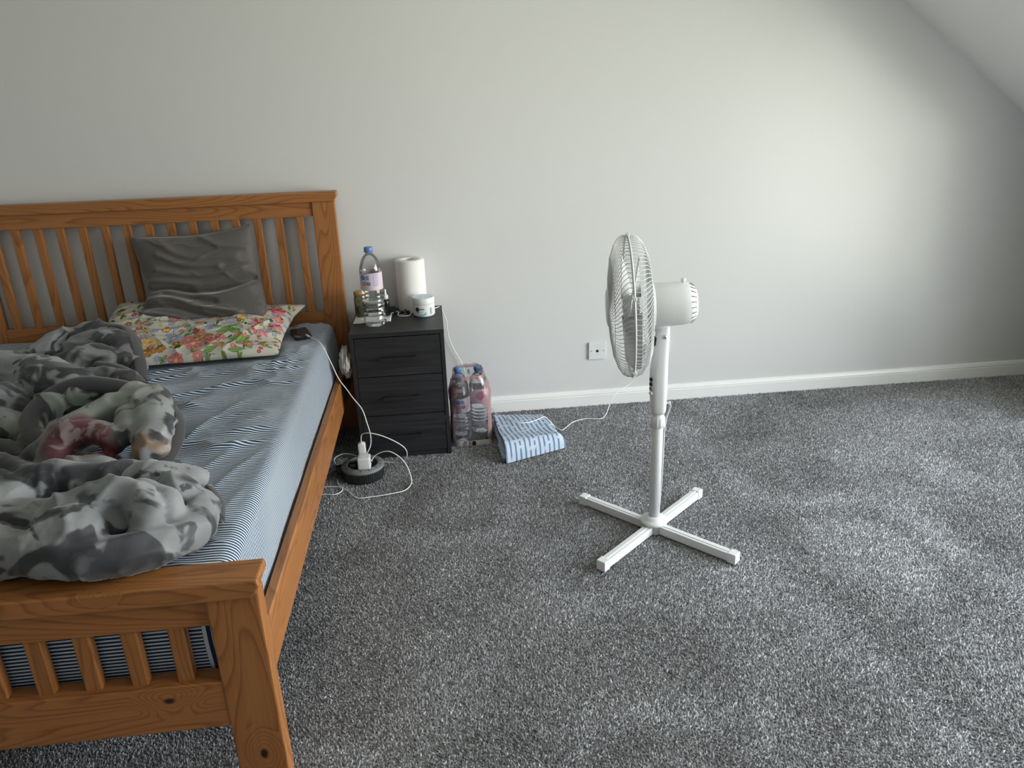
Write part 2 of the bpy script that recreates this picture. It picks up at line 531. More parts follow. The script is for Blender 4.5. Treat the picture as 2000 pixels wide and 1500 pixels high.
# skirting with a chamfered, grooved top
bb = [(0, -0.004), (-0.016, -0.004), (-0.016, 0.052), (-0.0135, 0.054), (-0.0135, 0.058), (-0.016, 0.060), (-0.011, 0.074), (-0.005, 0.078), (0, 0.078)]
struct('baseboard_back', prism(bb, 'x', 0.02, XR), M['trim'])
struct('baseboard_back', prism(bb, 'x', XL, -0.42), M['trim'])

# carpet pile: leaning tufts over the part of the floor in view
def carpet_pile():
    rng = np.random.default_rng(3)
    s = 0.0056
    xs = np.arange(-1.35, 3.3, s); ys = np.arange(-3.0, -0.012, s)
    X, Y = np.meshgrid(xs, ys, indexing='ij'); X = X.ravel(); Y = Y.ravel()
    # keep what the photograph's standpoint and a step to either side can see
    left = -1.35
    right = 1.15 + (Y + 3.428) * 0.80
    near = Y > -2.85
    keep = (X > left) & (X < np.minimum(right, 3.25)) & near & ~((X > -0.36) & (X < 0.0) & (Y > -0.43))
    X = X[keep]; Y = Y[keep]; n = len(X)
    X = X + rng.uniform(-.5, .5, n) * s; Y = Y + rng.uniform(-.5, .5, n) * s
    Y = np.minimum(Y, -0.012)
    r = rng.uniform(0.0026, 0.0042, n); h = rng.uniform(0.004, 0.0095, n)
    la = vnoise(X * 2.2, Y * 2.2, seed=5) * 4 * PI + rng.normal(0, 1.3, n)
    lm = rng.uniform(0.001, 0.006, n)
    ph = rng.uniform(0, 2 * PI, n)
    V = np.zeros((n, 4, 3), np.float32)
    for j in range(3):
        a = ph + j * 2 * PI / 3
        V[:, j, 0] = X + r * np.cos(a); V[:, j, 1] = Y + r * np.sin(a); V[:, j, 2] = -0.0045
    V[:, 3, 0] = X + lm * np.cos(la); V[:, 3, 1] = np.minimum(Y + lm * np.sin(la), -0.004); V[:, 3, 2] = -0.0045 + h
    b = np.arange(n) * 4
    F = np.stack([np.stack([b, b + 1, b + 3], 1), np.stack([b + 1, b + 2, b + 3], 1), np.stack([b + 2, b, b + 3], 1)], 1).reshape(-1, 3)
    me = bpy.data.meshes.new('carpet_pile')
    me.vertices.add(n * 4); me.vertices.foreach_set('co', V.ravel())
    me.loops.add(len(F) * 3); me.loops.foreach_set('vertex_index', F.ravel().astype(np.int32))
    me.polygons.add(len(F)); me.polygons.foreach_set('loop_start', np.arange(0, len(F) * 3, 3, dtype=np.int32))
    tone = np.repeat(np.clip(rng.normal(0.5, 0.26, n), 0, 1), 4).astype(np.float32)
    at = me.attributes.new('tone', 'FLOAT', 'POINT'); at.data.foreach_set('value', tone)
    me.update(calc_edges=True)
    me.materials.append(M['pile'])
    o = bpy.data.objects.new('carpet_pile', me); COL.objects.link(o); o.parent = floor
    o['kind'] = 'stuff'
carpet_pile()

# ------------------------------------------------------------------ bed
BX0, BX1 = -1.985, -0.405
bed = empty('bed', ((BX0 + BX1) / 2, -1.08, 0), 'honey-stained pine double bed with slatted headboard and footboard', 'bed')
bl = bed.location
def bk(x, y, z, r): return (x - bl.x, y - bl.y, z - bl.z, r)
WX_ = wood('honey_pine_lengthwise', 'x', ring=22)
WY_ = wood('honey_pine_side_rail', 'y', ring=20)
WZ_ = wood('honey_pine_upright', 'z', ring=20)
WKR = wood('honey_pine_knotty_rail', 'x', ring=18, knots=[bk(-0.625, -2.10, 0.262, 0.011), bk(-1.25, -2.10, 0.23, 0.012)])
WKC = wood('honey_pine_knotty_cap', 'x', ring=20, knots=[bk(-0.70, -2.115, 0.548, 0.006)])
WKP = wood('honey_pine_knotty_post', 'z', ring=16, knots=[bk(-0.452, -2.105, 0.092, 0.011), bk(-1.93, -2.10, 0.35, 0.010)])
# headboard
for x0, x1 in ((-0.510, -0.413), (-1.977, -1.880)):
    mk('headboard_post', *box((x0, -0.085, 0.0), (x1, -0.045, 1.066), 0.004), WZ_, bed)
capx0, capx1 = -1.988, -0.401
mk('headboard_cap', *prism([(capx0, 1.107), (capx1, 1.107), (capx1, 1.086), (capx1 - 0.014, 1.066), (capx0 + 0.014, 1.066), (capx0, 1.086)], 'y', -0.094, -0.030, 0.003), WX_, bed)
mk('headboard_top_rail', *box((-1.88, -0.078, 1.005), (-0.51, -0.050, 1.066), 0.002), WX_, bed)
mk('headboard_lower_rail', *box((-1.88, -0.080, 0.470), (-0.51, -0.050, 0.580), 0.002), WX_, bed)
slatmesh = None
for k in range(15):
    xl = -0.584 - 0.0902 * k
    if slatmesh is None:
        o = mk('headboard_slat', *box((xl, -0.076, 0.578), (xl + 0.030, -0.054, 1.008), 0.0025), WZ_, bed)
        slatmesh = o.data; sx = xl
    else:
        o = bpy.data.objects.new('headboard_slat', slatmesh); COL.objects.link(o); o.parent = bed
        o.location = (xl - sx, 0, 0)
# footboard
for x0, x1 in ((-0.511, -0.405), (-1.985, -1.879)):
    mk('footboard_post', *box((x0, -2.106, 0.0), (x1, -2.058, 0.513), 0.004), WKP, bed)
fx0, fx1 = -1.995, -0.398
mk('footboard_cap', *prism([(fx0, 0.553), (fx1, 0.553), (fx1 + 0.002, 0.535), (fx1 - 0.016, 0.511), (fx0 + 0.016, 0.511), (fx0 - 0.002, 0.535)], 'y', -2.122, -2.040, 0.004), WKC, bed)
mk('footboard_top_rail', *box((-1.88, -2.096, 0.437), (-0.51, -2.062, 0.512), 0.002), WX_, bed)
mk('footboard_lower_rail', *box((-1.88, -2.104, 0.178), (-0.51, -2.058, 0.298), 0.003), WKR, bed)
fs = None
for k in range(14):
    xl = -0.6035 - 0.0945 * k
    if fs is None:
        o = mk('footboard_slat', *box((xl, -2.090, 0.296), (xl + 0.033, -2.066, 0.439), 0.0025), WZ_, bed)
        fs = o.data; fx = xl
    else:
        o = bpy.data.objects.new('footboard_slat', fs); COL.objects.link(o); o.parent = bed
        o.location = (xl - fx, 0, 0)
# side rails with a bevelled outer lip
rp = [(-0.456, 0.222), (-0.430, 0.222), (-0.430, 0.345), (-0.435, 0.350), (-0.456, 0.350)]
mk('side_rail', *prism(rp, 'y', -2.06, -0.084), WY_, bed)
mk('side_rail', *prism([(2 * bl.x - x, z) for x, z in rp][::-1], 'y', -2.06, -0.084), WY_, bed)
bs = None
for k in range(14):
    y = -0.2 - k * 0.135
    if bs is None:
        o = mk('bed_slat', *box((-1.925, y - 0.035, 0.255), (-0.458, y + 0.035, 0.273)), WX_, bed); bs = o.data; by = y
    else:
        o = bpy.data.objects.new('bed_slat', bs); COL.objects.link(o); o.parent = bed; o.location = (0, y - by, 0)

# ------------------------------------------------------------------ mattress in its striped fitted sheet
MX0, MX1, MY0, MY1, MZ0, MZ1, MR = -1.915, -0.474, -2.041, -0.092, 0.274, 0.532, 0.032
def sheet_h(x, y):
    """height of the wrinkled top above MZ1"""
    wx = x + 0.05 * (vnoise(x * 5, y * 5, seed=11) - .5); wy = y + 0.05 * (vnoise(x * 5, y * 5, seed=12) - .5)
    h = 0
    for ang, fu, fv, amp, sd in ((0.35, 4, 13, 0.015, 1), (-0.5, 4, 11, 0.013, 2), (1.25, 4, 12, 0.011, 3), (-1.2, 6, 20, 0.006, 4)):
        u = wx * math.cos(ang) + wy * math.sin(ang); v = -wx * math.sin(ang) + wy * math.cos(ang)
        r = 1 - np.abs(2 * vnoise(u * fu, v * fv, seed=20 + sd) - 1)
        gate = sstep(0.36, 0.66, vnoise(x * 3.1, y * 3.1, seed=40 + sd))
        h = h + amp * gate * r ** 2.2
    zone = 0.35 + 0.65 * sstep(-1.85, -1.35, y) * sstep(-0.48, -0.62, x)
    edge = sstep(MX1 + 0.0, MX1 - 0.07, x)
    sag = -0.006 * sstep(0.9, 0.2, np.abs(x + 1.2))
    calm = sstep(0.07, 0.14, np.hypot(x + .59, y + .285))                  # flat under the phone, pillow and blanket
    calm = calm * (1 - .9 * sstep(-.66, -.60, y) * sstep(-.60, -.66, x)) * (1 - .8 * sstep(-1.05, -1.2, x))
    return h * zone * edge * calm + sag * edge
def mattress():
    V = []; F = []; S = []
    # sheet strip: over the right side, the top and the left side
    H = MZ1 - MZ0
    prof = []                       # (x, z, wtop) across the bed
    for z in np.linspace(MZ0, MZ1 - MR, 16)[:-1]: prof.append((MX1 + 0.010 * math.sin((z - MZ0) / (H - MR) * PI), z, 0))
    for a in np.linspace(0, PI / 2, 9): prof.append((MX1 - MR + MR * math.cos(a), MZ1 - MR + MR * math.sin(a), a / (PI / 2)))
    for x in np.linspace(MX1 - MR, MX0 + MR, 210)[1:-1]: prof.append((x, MZ1, 1))
    for a in np.linspace(PI / 2, PI, 9): prof.append((MX0 + MR + MR * math.cos(a), MZ1 - MR + MR * math.sin(a), 2 - a / (PI / 2)))
    for z in np.linspace(MZ1 - MR, MZ0, 12)[1:]: prof.append((MX0, z, 0))
    prof = np.array(prof)
    # along the bed: foot-end curve, flat, head-end curve  (y, dz, s)
    ev = []
    for a in np.linspace(0, PI / 2, 8)[:-1]: ev.append((MY0 + MR - MR * math.cos(a), -MR + MR * math.sin(a), MY0 + MR - (PI / 2 - a) * MR))
    for y in np.linspace(MY0 + MR, MY1 - MR, 300): ev.append((y, 0, y))
    for a in np.linspace(PI / 2, 0, 8)[1:]: ev.append((MY1 - MR + MR * math.cos(a), -MR + MR * math.sin(a), MY1 - MR + (PI / 2 - a) * MR))
    ev = np.array(ev)
    PX, EY = np.meshgrid(prof[:, 0], ev[:, 0], indexing='ij')
    PZ, EZ = np.meshgrid(prof[:, 1], ev[:, 1], indexing='ij')
    PW, ES = np.meshgrid(prof[:, 2], ev[:, 2], indexing='ij')
    Z = PZ + EZ * np.clip((PZ - MZ0) / (H - MR), 0, 1)
    hh = sheet_h(PX, EY)
    endw = np.clip(1 + EZ / MR, 0, 1)
    Z = Z + hh * PW * endw
    # rounded plan corners at the foot and head
    X = PX + np.where(PX > (MX0 + MX1) / 2, -1, 1) * (-(EZ)) * 0.5
    X = X + 0.004 * (vnoise(EY * 7, PZ * 5, seed=8) - .5) * (1 - PW)
    s = ES + 0.006 * (vnoise(PX * 6, EY * 6, seed=9) - .5) * PW + 0.010 * (vnoise(EY * 9, Z * 12, seed=10) - .5) * (1 - PW) * sstep(-2.0, -1.8, EY) \
        + 0.05 * (MZ1 - Z) * (1 - PW) * 0
    nu, nv = PX.shape
    V = np.stack([X, EY, Z], -1).reshape(-1, 3); S = s.ravel(); F = grid_faces(nu, nv)
    # foot end panel (stripes level) with the side hem wrapped round each corner (stripes upright)
    xs = np.concatenate([np.linspace(MX1 - 0.022, MX1 - 0.075, 8), np.linspace(MX1 - 0.0755, MX0 + 0.0755, 60), np.linspace(MX0 + 0.075, MX0 + 0.022, 8)])
    zs = np.linspace(MZ0 + 0.0, MZ1 - MR, 26)
    XX, ZZ = np.meshgrid(xs, zs, indexing='ij')
    YY = np.full_like(XX, MY0 + 0.001) - 0.012 * np.sin((ZZ - MZ0) / (H - MR) * PI) + 0.003 * (vnoise(XX * 7, ZZ * 9, seed=15) - .5)
    lvl = (MY0 + MR - PI / 2 * MR) - (MZ1 - MR - ZZ)
    upr = MY0 - (MX1 - XX)
    upl = MY0 - (XX - MX0)
    sp = np.where(XX > MX1 - 0.0752, upr * 0.55, np.where(XX < MX0 + 0.0752, upl * 0.55, lvl))
    n0 = len(V)
    V = np.vstack([V, np.stack([XX, YY, ZZ], -1).reshape(-1, 3)]); S = np.concatenate([S, sp.ravel()])
    F += [f[::-1] for f in grid_faces(len(xs), len(zs), n0)]
    return V, F, S
mm, mt, mb = nodes_of('navy_white_striped_sheet')
a = N(mt, 'ShaderNodeAttribute'); a.attribute_name = 's'
mu = N(mt, 'ShaderNodeMath', operation='MULTIPLY'); mu.inputs[1].default_value = 1 / 0.0095
frx = N(mt, 'ShaderNodeMath', operation='FRACT')
mt.links.new(a.outputs['Fac'], mu.inputs[0]); mt.links.new(mu.outputs[0], frx.inputs[0])
rp_ = N(mt, 'ShaderNodeValToRGB'); el = rp_.color_ramp.elements
NV, WHT = (0.009, 0.024, 0.072, 1), (0.58, 0.65, 0.72, 1)
el[0].position = 0.0; el[0].color = NV; el[1].position = 1.0; el[1].color = NV
for p_, c_ in ((0.49, NV), (0.53, WHT), (0.95, WHT)):
    q = el.new(p_); q.color = c_
mt.links.new(frx.outputs[0], rp_.inputs[0]); mt.links.new(rp_.outputs[0], mb.inputs['Base Color'])
mb.inputs['Roughness'].default_value = 0.75; mb.inputs['Specular IOR Level'].default_value = 0.2; mb.inputs['Sheen Weight'].default_value = 0.1
V_, F_, S_ = mattress()
tag(mk('mattress', V_, F_, mm, None, True, ((MX0 + MX1) / 2, -1.07, MZ0), attrs={'s': S_}), 'mattress in a wrinkled navy and white striped fitted sheet', 'mattress')

# ------------------------------------------------------------------ printed patterns painted per vertex
class Paint:
    def __init__(self, U, V, bg):
        self.U, self.V = U, V
        self.C = np.tile(np.array(bg, float), (U.size, 1)).reshape(U.shape + (3,))
    def put(self, mask, col, a=1.0):
        m = np.clip(mask, 0, 1)[..., None] * a
        self.C = self.C * (1 - m) + np.array(col) * m
    def soft(self, d, w=0.0012): return np.clip(0.5 - d / w, 0, 1)
    def disc(self, u, v, r, col, a=1.0): self.put(self.soft(np.hypot(self.U - u, self.V - v) - r), col, a)
    def ell(self, u, v, ra, rb, rot, col, a=1.0):
        c, s = math.cos(rot), math.sin(rot)
        x = (self.U - u) * c + (self.V - v) * s; y = -(self.U - u) * s + (self.V - v) * c
        self.put(self.soft((np.hypot(x / ra, y / rb) - 1) * min(ra, rb)), col, a)
    def leaf(self, u, v, L, w, rot, col, rib=None):
        c, s = math.cos(rot), math.sin(rot)
        x = (self.U - u) * c + (self.V - v) * s; y = -(self.U - u) * s + (self.V - v) * c
        t = np.clip(x / L, 0, 1)
        ww = w * np.sin(PI * t ** 0.8)
        inside = (x > 0) & (x < L)
        self.put(self.soft(np.abs(y) - ww) * inside, col)
        if rib: self.put(self.soft(np.abs(y) - 0.0007) * inside, rib)
    def flower(self, u, v, r, n, rot, col, dark, ctr, lobe=0.28):
        x = self.U - u; y = self.V - v
        d = np.hypot(x, y); a = np.arctan2(y, x) + rot
        rr = r * (1 - lobe + lobe * np.abs(np.cos(a * n / 2)))
        self.put(self.soft(d - rr - 0.0012), dark)
        self.put(self.soft(d - rr), col)
        self.put(self.soft(d - rr * 0.9) * (np.abs(np.sin(a * n / 2)) > 0.93) * (d > r * 0.3), dark, 0.7)
        self.disc(u, v, r * 0.36, dark, 0.6)
        self.disc(u, v, r * 0.28, ctr)
    def daisy(self, u, v, r, n, rot, col, dark, ctr):
        for k in range(n):
            t = rot + k * 2 * PI / n
            self.ell(u + math.cos(t) * r * .6, v + math.sin(t) * r * .6, r * .42, r * .16, t, dark)
            self.ell(u + math.cos(t) * r * .6, v + math.sin(t) * r * .6, r * .38, r * .12, t, col)
        self.disc(u, v, r * .18, ctr)
    def stem(self, pts, w, col):
        pts = catmull([(p[0], p[1], 0) for p in pts], 6)
        m = np.full(self.U.shape, 1e9)
        for i in range(len(pts) - 1):
            a, b = pts[i], pts[i + 1]
            dx, dy = b[0] - a[0], b[1] - a[1]
            t = np.clip(((self.U - a[0]) * dx + (self.V - a[1]) * dy) / (dx * dx + dy * dy + 1e-12), 0, 1)
            m = np.minimum(m, np.hypot(self.U - a[0] - t * dx, self.V - a[1] - t * dy))
        self.put(self.soft(m - w), col)
    def rect(self, u0, v0, u1, v1, col, a=1.0):
        d = np.maximum(np.maximum(u0 - self.U, self.U - u1), np.maximum(v0 - self.V, self.V - v1))
        self.put(self.soft(d, 0.0006), col, a)

def floral(U, V):
    """garden print on cream; U 0..0.66 along the pillow, V 0..0.44 from front hem to back"""
    p = Paint(U, V, (0.47, 0.445, 0.40))
    PK, PKD, YE, YED, BL, BLD = (0.56, 0.17, 0.17), (0.26, 0.05, 0.06), (0.66, 0.42, 0.12), (0.42, 0.22, 0.04), (0.25, 0.30, 0.46), (0.10, 0.13, 0.28)
    BR, BRD, GR, GRD, RD = (0.34, 0.15, 0.03), (0.09, 0.035, 0.012), (0.13, 0.21, 0.05), (0.035, 0.065, 0.02), (0.46, 0.05, 0.08)
    OLV = (0.30, 0.30, 0.07)
    rng = random.Random(21)
    # winding stems
    for (a, b) in (((0.02, 0.05), (0.20, 0.16)), ((0.05, 0.20), (0.22, 0.23)), ((0.22, 0.06), (0.40, 0.05)), ((0.34, 0.06), (0.50, 0.20)), ((0.44, 0.04), (0.60, 0.18)), ((0.05, 0.30), (0.30, 0.34)), ((0.36, 0.27), (0.62, 0.31)), ((0.10, 0.10), (0.28, 0.20)), ((0.5, 0.05), (0.63, 0.07))):
        m_ = ((a[0] + b[0]) / 2 + rng.uniform(-.03, .03), (a[1] + b[1]) / 2 + rng.uniform(-.03, .03))
        p.stem([a, m_, b], 0.0012, GRD)
        for t in (0.15, 0.3, 0.45, 0.6, 0.75, 0.9):
            u = a[0] + (b[0] - a[0]) * t; v = a[1] + (b[1] - a[1]) * t
            u += (m_[0] - (a[0] + b[0]) / 2) * 4 * t * (1 - t); v += (m_[1] - (a[1] + b[1]) / 2) * 4 * t * (1 - t)
            p.leaf(u, v, rng.uniform(.014, .026), rng.uniform(.003, .006), rng.uniform(0, 2 * PI), GR if rng.random() < .6 else OLV, GRD)
    # small filler sprigs everywhere
    for k in range(26):
        u, v, t = rng.uniform(-.09, .64), rng.uniform(0, .5), rng.uniform(0, 6.28)
        p.stem([(u, v), (u + .03 * math.cos(t), v + .03 * math.sin(t)), (u + .06 * math.cos(t + .6), v + .06 * math.sin(t + .6))], .0010, GRD)
    for k in range(400):
        u, v = rng.uniform(-.09, .66), rng.uniform(0, .5)
        c = rng.choice([(PK, PKD, YE), (BL, BLD, YE), (YE, YED, BRD), (BR, BRD, YE), (RD, PKD, YE), (BL, BLD, YE)])
        if rng.random() < .58: p.leaf(u, v, rng.uniform(.020, .040), rng.uniform(.004, .0085), rng.uniform(0, 6.28), rng.choice([GR, OLV, GRD, GR, (0.2, 0.26, 0.1)]), GRD)
        else: p.flower(u, v, rng.uniform(.007, .014), 5, rng.uniform(0, 6), *c)
    # big acanthus leaves on the right
    for (u, v, L, w, r) in ((.46, .085, .09, .016, .5), (.50, .05, .09, .014, 1.3), (.50, .14, .07, .016, 2.7), (.40, .15, .09, .018, .25), (.56, .03, .06, .012, 2.2), (.42, .20, .08, .015, .1), (.06, .34, .07, .013, .2), (.10, .33, .06, .012, 2.6), (.47, .02, .07, .010, .1), (.53, .10, .06, .010, -1.2), (.38, .02, .06, .010, .4)):
        p.leaf(u, v, L, w + .002, r, GRD); p.leaf(u, v, L, w, r, (0.19, 0.31, 0.085), GRD)
    p.leaf(.285, .055, .035, .016, 2.0, GRD, GR)
    # pink roses
    for (u, v, r) in ((.335, .075, .030), (.305, .115, .029), (.345, .145, .021), (.28, .008, .026), (.36, .012, .018), (.62, .30, .022), (.20, .30, .02)):
        p.flower(u, v, r, 8, u * 9, (0.55, 0.20, 0.19), PKD, (0.62, 0.36, 0.16), .16)
    # pink lilies
    for (u, v) in ((.555, .17), (.585, .16), (.545, .255), (.62, .24), (.61, .37), (.585, .385)):
        for k in range(5): p.leaf(u, v, .034, .009, k * 1.256 + u * 20, RD if k % 2 else (0.6, 0.22, 0.26), PKD)
    # blue daisies and cornflowers
    for (u, v, r) in ((.245, .135, .036), (.13, .15, .021), (.09, .11, .020), (.16, .185, .018), (.21, .02, .016), (.36, .22, .020), (.44, .25, .02), (.50, .31, .022), (.28, .31, .02), (.60, .20, .016)):
        p.daisy(u, v, r, 8, u * 7, BL, BLD, YE)
    # yellow clusters
    for (u, v) in ((.155, .12), (.15, .095), (.185, .105), (.11, .13), (.20, .20), (.255, .23), (.48, .28), (.56, .33), (.32, .23)):
        p.flower(u, v, .015, 6, v * 30, YE, YED, (0.7, 0.55, 0.3), .25)
    # brown marigolds
    for (u, v, r) in ((.215, .065, .020), (.165, .048, .022), (.11, .035, .02), (.265, .095, .016), (.14, .015, .016), (.36, .105, .015), (.385, .125, .014), (.42, .115, .015), (.335, .128, .014), (.40, .085, .012), (.44, .06, .011), (.06, .05, .018), (.54, .055, .014)):
        p.flower(u, v, r, 10, u * 40, BR, BRD, YE, .2)
    for k in range(16):
        p.flower(rng.uniform(.36, .56), rng.uniform(.03, .14), .010, 5, k, (0.56, 0.16, 0.2), PKD, YE)
    return p.C

def cushion_mesh(nu, nv, place, thick, hem=0.0, wr=None, pw=2.6):
    """closed pillow from two grids; place(u,v)->(origin point, normal) arrays; u,v in [-1,1]"""
    u = np.linspace(-1, 1, nu); v = np.linspace(-1, 1, nv)
    U, Vv = np.meshgrid(u, v, indexing='ij')
    prof = (np.clip(1 - np.abs(U) ** pw, 0, 1) ** 0.55) * (np.clip(1 - np.abs(Vv) ** pw, 0, 1) ** 0.55)
    P, Nn = place(U, Vv)
    tf = thick * prof + 0.002
    tb = thick * 0.55 * prof + 0.002
    w = wr(U, Vv) * np.clip(prof * 2, 0, 1) if wr is not None else 0
    A = P + Nn * (tf + w)[..., None]
    B = P - Nn * tb[..., None]
    return U, Vv, A, B

def close_pillow(A, B):
    nu, nv = A.shape[:2]
    V = np.vstack([A.reshape(-1, 3), B.reshape(-1, 3)])
    n = nu * nv
    F = grid_faces(nu, nv) + [f[::-1] for f in grid_faces(nu, nv, n)]
    rim = [(i, 0) for i in range(nu)] + [(nu - 1, j) for j in range(1, nv)] + [(i, nv - 1) for i in range(nu - 2, -1, -1)] + [(0, j) for j in range(nv - 2, 0, -1)]
    ids = [i * nv + j for i, j in rim]
    for a, b in zip(ids, ids[1:] + ids[:1]):
        F.append((b, a, a + n, b + n))
    return V, F

# floral pillow lying against the headboard
def place_floral(U, V):
    a = (U + 1) / 2; b = (V + 1) / 2                  # a: left->right, b: front->back
    x = -1.372 + a * 0.750
    x = x + 0.020 * np.sin(b * 3.0 + .3) * sstep(.7, 1, a) * -1 + 0.03 * sstep(.8, 1, b) * sstep(.85, 1, a)
    y = -0.648 + 0.052 * a + b * (0.545 - 0.052 * a) + 0.014 * (vnoise(a * 5, b * 0 + .5, seed=71) - .5) * (1 - b)
    z = 0.548 + 0.052 * b ** 1.2 + 0.075 * (1 - a) * b ** 1.5 + 0.006 * np.sin(a * 11) * (1 - b)
    z = z - 0.016 * np.exp(-((a - .50) / .28) ** 2) * np.exp(-((b - .70) / .25) ** 2)
    z = z + 0.020 * sstep(.75, 1, b) * sstep(.8, 1, a)
    n = np.stack([0.25 * sstep(.85, 1, a), -0.35 * (1 - b) - 0.05, np.ones_like(x)], -1); n /= np.linalg.norm(n, axis=-1, keepdims=True)
    return np.stack([x, y, z], -1), n
def wr_floral(U, V):
    a = (U + 1) / 2; b = (V + 1) / 2
    r = 1 - np.abs(2 * vnoise(a * 5 + b * 2, b * 7 - a * 3, seed=74) - 1)
    q = 1 - np.abs(2 * vnoise(a * 9 - b * 3, b * 5, seed=75) - 1)
    return 0.010 * (r ** 3 - .25) + 0.014 * (q ** 3 - .25) * sstep(.55, 1, a)
U_, V2_, A_, B_ = cushion_mesh(480, 320, place_floral, 0.060, wr=wr_floral, pw=3.4)
A_[..., 2] = np.maximum(A_[..., 2], MZ1 + 0.018); B_[..., 2] = np.maximum(B_[..., 2], MZ1 + 0.016)
A_[..., 1] = np.minimum(A_[..., 1], -0.098); B_[..., 1] = np.minimum(B_[..., 1], -0.098)
# coarse height map of the pillow's upper side, for what rests on it
PG = np.zeros((90, 70))
for q_ in range(0, A_.shape[0], 2):
    ii = np.clip(((A_[q_, :, 0] + 1.42) / 0.01).astype(int), 0, 89); jj = np.clip(((A_[q_, :, 1] + 0.70) / 0.01).astype(int), 0, 69)
    np.maximum.at(PG, (ii, jj), A_[q_, :, 2])
def pillow_top(x, y):
    i = np.floor((x + 1.42) / 0.01).astype(int); j = np.floor((y + 0.70) / 0.01).astype(int)
    ok = (i >= 0) & (i < 90) & (j >= 0) & (j < 70)
    return np.where(ok, PG[np.clip(i, 0, 89), np.clip(j, 0, 69)], 0)
cf = floral((U_ + 1) / 2 * 0.75 - 0.09, (V2_ + 1) / 2 * 0.50)
CC = np.vstack([cf.reshape(-1, 3), cf.reshape(-1, 3)])
Vp, Fp = close_pillow(A_, B_)
M['floral'] = vcol('floral_print_cotton', 0.75, spec=0.2, bump=0.1)
tag(mk('pillow', Vp, Fp, M['floral'], None, True, (-0.93, -0.35, MZ1), cattrs={'Col': CC}), 'pillow in a colourful floral print cover lying by the headboard', 'pillow')

# grey velvet cushion leaning on the headboard, bent along a crease
def place_grey(U, V):
    a = (U + 1) / 2; b = (V + 1) / 2                  # a: left->right, b: bottom->top
    # profile bottom -> crease -> top
    yb = np.interp(b, [0, .2, .42, .52, .75, 1.0], [-.290, -.240, -.190, -.172, -.145, -.118])
    zb = np.interp(b, [0, .2, .42, .52, .75, 1.0], [.618, .668, .738, .775, .865, .958])
    xl = np.interp(b, [0, .12, .40, .5, .8, 1], [-1.225, -1.238, -1.205, -1.212, -1.245, -1.262])
    xr = np.interp(b, [0, .12, .40, .47, .8, 1], [-.735, -.722, -.742, -.757, -.765, -.770])
    x = xl + (xr - xl) * a
    z = zb + 0.030 * (a - .5) * sstep(.3, 1, b) + 0.006 * np.sin(a * 7 + 1) * b
    z = z + 0.010 * np.abs(U) ** 6 * sstep(.9, 1, b)
    y = yb
    n = np.stack([0 * x, -np.cos(0.5 - 0.2 * b), np.sin(0.5 - 0.2 * b)], -1)
    return np.stack([x, y, z], -1), n
def wr_grey(U, V):
    a = (U + 1) / 2; b = (V + 1) / 2
    def line(pts, w, amp):
        d = np.full(a.shape, 9.)
        pts = catmull([(p, q, 0) for p, q in pts], 6)
        for i in range(len(pts) - 1):
            p, q = pts[i], pts[i + 1]
            dx, dy = q[0] - p[0], q[1] - p[1]
            t = np.clip(((a - p[0]) * dx + (b - p[1]) * dy) / (dx * dx + dy * dy + 1e-9), 0, 1)
            d = np.minimum(d, np.hypot(a - p[0] - t * dx, b - p[1] - t * dy))
        return amp * np.exp(-(d / w) ** 2)
    h = line([(0, .43), (.2, .43), (.45, .37), (.7, .40), (1, .50)], .035, -.022)
    h = h + line([(.05, .50), (.3, .47), (.55, .45), (.9, .55)], .04, .010)
    h = h + line([(.15, .62), (.4, .55), (.7, .55), (.95, .60)], .035, .008) + line([(.2, .78), (.4, .66), (.7, .63)], .035, .007)
    h = h + line([(.25, .92), (.35, .80), (.55, .72), (.85, .70)], .04, .006) + line([(.6, .95), (.75, .83), (.95, .78)], .03, .006)
    h = h + line([(.02, .30), (.25, .30), (.5, .18), (.8, .08)], .03, .011) + line([(.02, .22), (.25, .20), (.45, .10), (.6, .04)], .028, -.010)
    h = h + line([(.05, .14), (.2, .10), (.35, .04)], .03, .009) + line([(.15, .36), (.35, .30), (.6, .24)], .03, -.008)
    h = h + line([(.45, .38), (.6, .30), (.9, .36)], .05, .008)
    r = 1 - np.abs(2 * vnoise(a * 4 + b * 3, b * 9 - a * 2, seed=84) - 1)
    return 1.5 * h + 0.006 * (r ** 3 - .2)
U_, V2_, A_, B_ = cushion_mesh(180, 160, place_grey, 0.050, wr=wr_grey, pw=4.0)
B_[..., 1] = np.minimum(B_[..., 1], -0.098)
for G_ in (A_, B_):
    G_[..., 2] = np.maximum(G_[..., 2], pillow_top(G_[..., 0], G_[..., 1]) + 0.002)
Vp, Fp = close_pillow(A_, B_)
M['velvet'] = plain('grey_velvet', (0.090, 0.080, 0.076), 0.7, bump=0.15, bscale=900, var=0.08, **{'Sheen Weight': 0.55, 'Sheen Roughness': 0.4})
cush = tag(mk('cushion', Vp, Fp, M['velvet'], None, True, (-0.99, -0.2, 0.62)), 'dark grey velvet cushion propped against the headboard', 'cushion')
nu, nv = A_.shape[:2]
mid = (A_ + B_) / 2
loop = [mid[i, 0] for i in range(0, nu, 6)] + [mid[nu - 1, j] for j in range(0, nv, 6)] + [mid[i, nv - 1] for i in range(nu - 1, -1, -6)] + [mid[0, j] for j in range(nv - 1, -1, -6)]
mk('piping', *tube(loop, 0.0035, 6), M['velvet'], cush, True)

